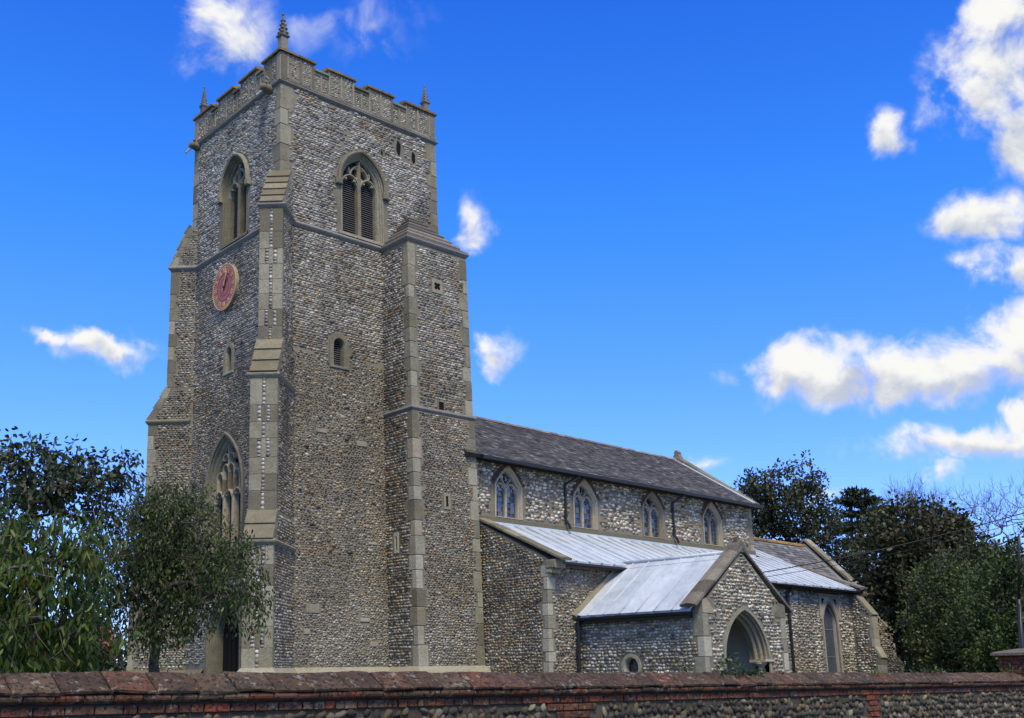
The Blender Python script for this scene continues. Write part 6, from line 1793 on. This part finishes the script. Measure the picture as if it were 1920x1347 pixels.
# ------------------------------------------------------------------ pole and overhead cables
pole = empty('iron_pole', (25.45, 10.55, -1.5)); tagd(pole, 'thin black iron pole with small crossarm above the brick pier', 'pole')
mb = MB(); mb.tube((25.42, 10.52, -1.5), (25.2, 10.2, 1.4), .065, .05, 10); mb.tube((25.2, 10.2, 1.4), (24.95, 9.87, 2.85), .035, .025, 8); mb.build('shaft', 'iron', pole, smooth=True)
mb = MB(); mb.tube((25.0, 10.12, 2.38), (25.22, 9.86, 2.40), .03, .03, 6); mb.build('crossarm', 'iron', pole)
for q in (0, 1):
    mb = MB(); p = np.array((25.02 + .18 * q, 10.10 - .21 * q, 2.40)); mb.tube(p, p + [0, 0, .10], .03, .02, 8); mb.build('insulator', 'iron', pole)
mb = MB(); mb.tube((24.95, 10.45, -1.5), (25.15, 10.2, 1.3), .04, .03, 8); mb.build('stay', 'iron', pole)
tpole = empty('telegraph_pole', (38.2, 1.9, -1.65)); tagd(tpole, 'tall wooden telegraph pole carrying the overhead cables beyond the right edge', 'pole')
mb = MB(); mb.tube((38.2, 1.9, -1.7), (38.2, 1.9, 7.2), .14, .10, 10); mb.build('shaft', 'bark', tpole, smooth=True)
mb = MB(); mb.tube((37.8, 1.5, 6.9), (38.6, 2.3, 6.9), .05, .05, 6); mb.build('crossarm', 'bark', tpole)
def cable(a, mid, b, r, label):
    a, mid, b = map(np.array, (a, mid, b)); mb = MB(); pts = [a + (mid - a) * t - np.array([0, 0, .12 * math.sin(math.pi * t)]) for t in np.linspace(0, 1, 12)] + [mid + (b - mid) * t for t in np.linspace(.1, 1, 10)]
    for p, q in zip(pts[:-1], pts[1:]): mb.tube(p, q, r, r, 5, cap=False)
    tagd(mb.build('overhead_cable', 'iron'), label, 'cable', 'overhead cables')
cable((27.46, 18.62, 2.74), (31.25, 12.06, 4.15), (38.1, 1.8, 6.93), .016, 'upper black overhead cable running from the porch gable to the right edge')
cable((27.67, 18.62, 2.62), (31.29, 12.11, 3.92), (38.3, 2.0, 6.93), .009, 'thinner lower overhead cable running from the porch gable to the right edge')

# ------------------------------------------------------------------ weeds on the wall
def weed(name, label, x, y, z, n, h, cols, w_=.25, L=.06):
    P = np.column_stack([x + rng.normal(0, w_, n), y + rng.normal(0, .05, n), z - .0115 * (x - 2.56) + np.abs(rng.normal(0, h * .5, n))])
    Dr = rng.normal(0, .6, (n, 3)) + np.array([0, -.2, .4])
    root = empty(name, (x, y, z - .02)); tagd(root, label, 'weed', 'weeds growing along the wall top')
    V, F, k, _ = leaf_arrays(P, Dr, L * rng.uniform(.5, 1.3, n), L * .45 * rng.uniform(.6, 1.3, n), True); mk('leaves', V, F, 'leaf', root, smooth=True, kind='stuff', cols=np.repeat(pickc(cols, n), k, 0))
    mb = MB()
    for q in range(max(4, n // 8)): mb.tube((P[q][0], y, z - .0115 * (x - 2.56) - .02), tuple(P[q]), .003, .002, 4, cap=False)
    mb.build('stems', 'twig', root, kind='stuff')
GW = [(3, (.06, .10, .03)), (2, (.09, .14, .04)), (1, (.04, .06, .025))]
weed('weed', 'dark green ferny weed on the wall top before the porch doorway', 11.6, 8.30, .0, 150, .05, [(3, (.03, .055, .02)), (1, (.05, .07, .03))], .30, .07)
weed('weed', 'low green weed on the wall top right of the aisle buttress', 16.75, 8.34, .03, 90, .05, GW, .30)
weed('weed', 'small yellow-green tuft on the wall top below the aisle buttress', 14.95, 8.28, .01, 26, .03, [(1, (.18, .22, .05))], .08)
weed('weed', 'bright green seedling beside the brick pier', 19.75, 8.32, .05, 30, .06, GW, .05, .07)
weed('weed', 'wiry leafy weed poking above the wall by the porch corner', 10.75, 8.6, .06, 30, .12, GW, .10, .07)
weed('weed', 'tall leafy sprig standing in the porch doorway', 12.35, 9.0, .1, 40, .16, GW, .12, .08)
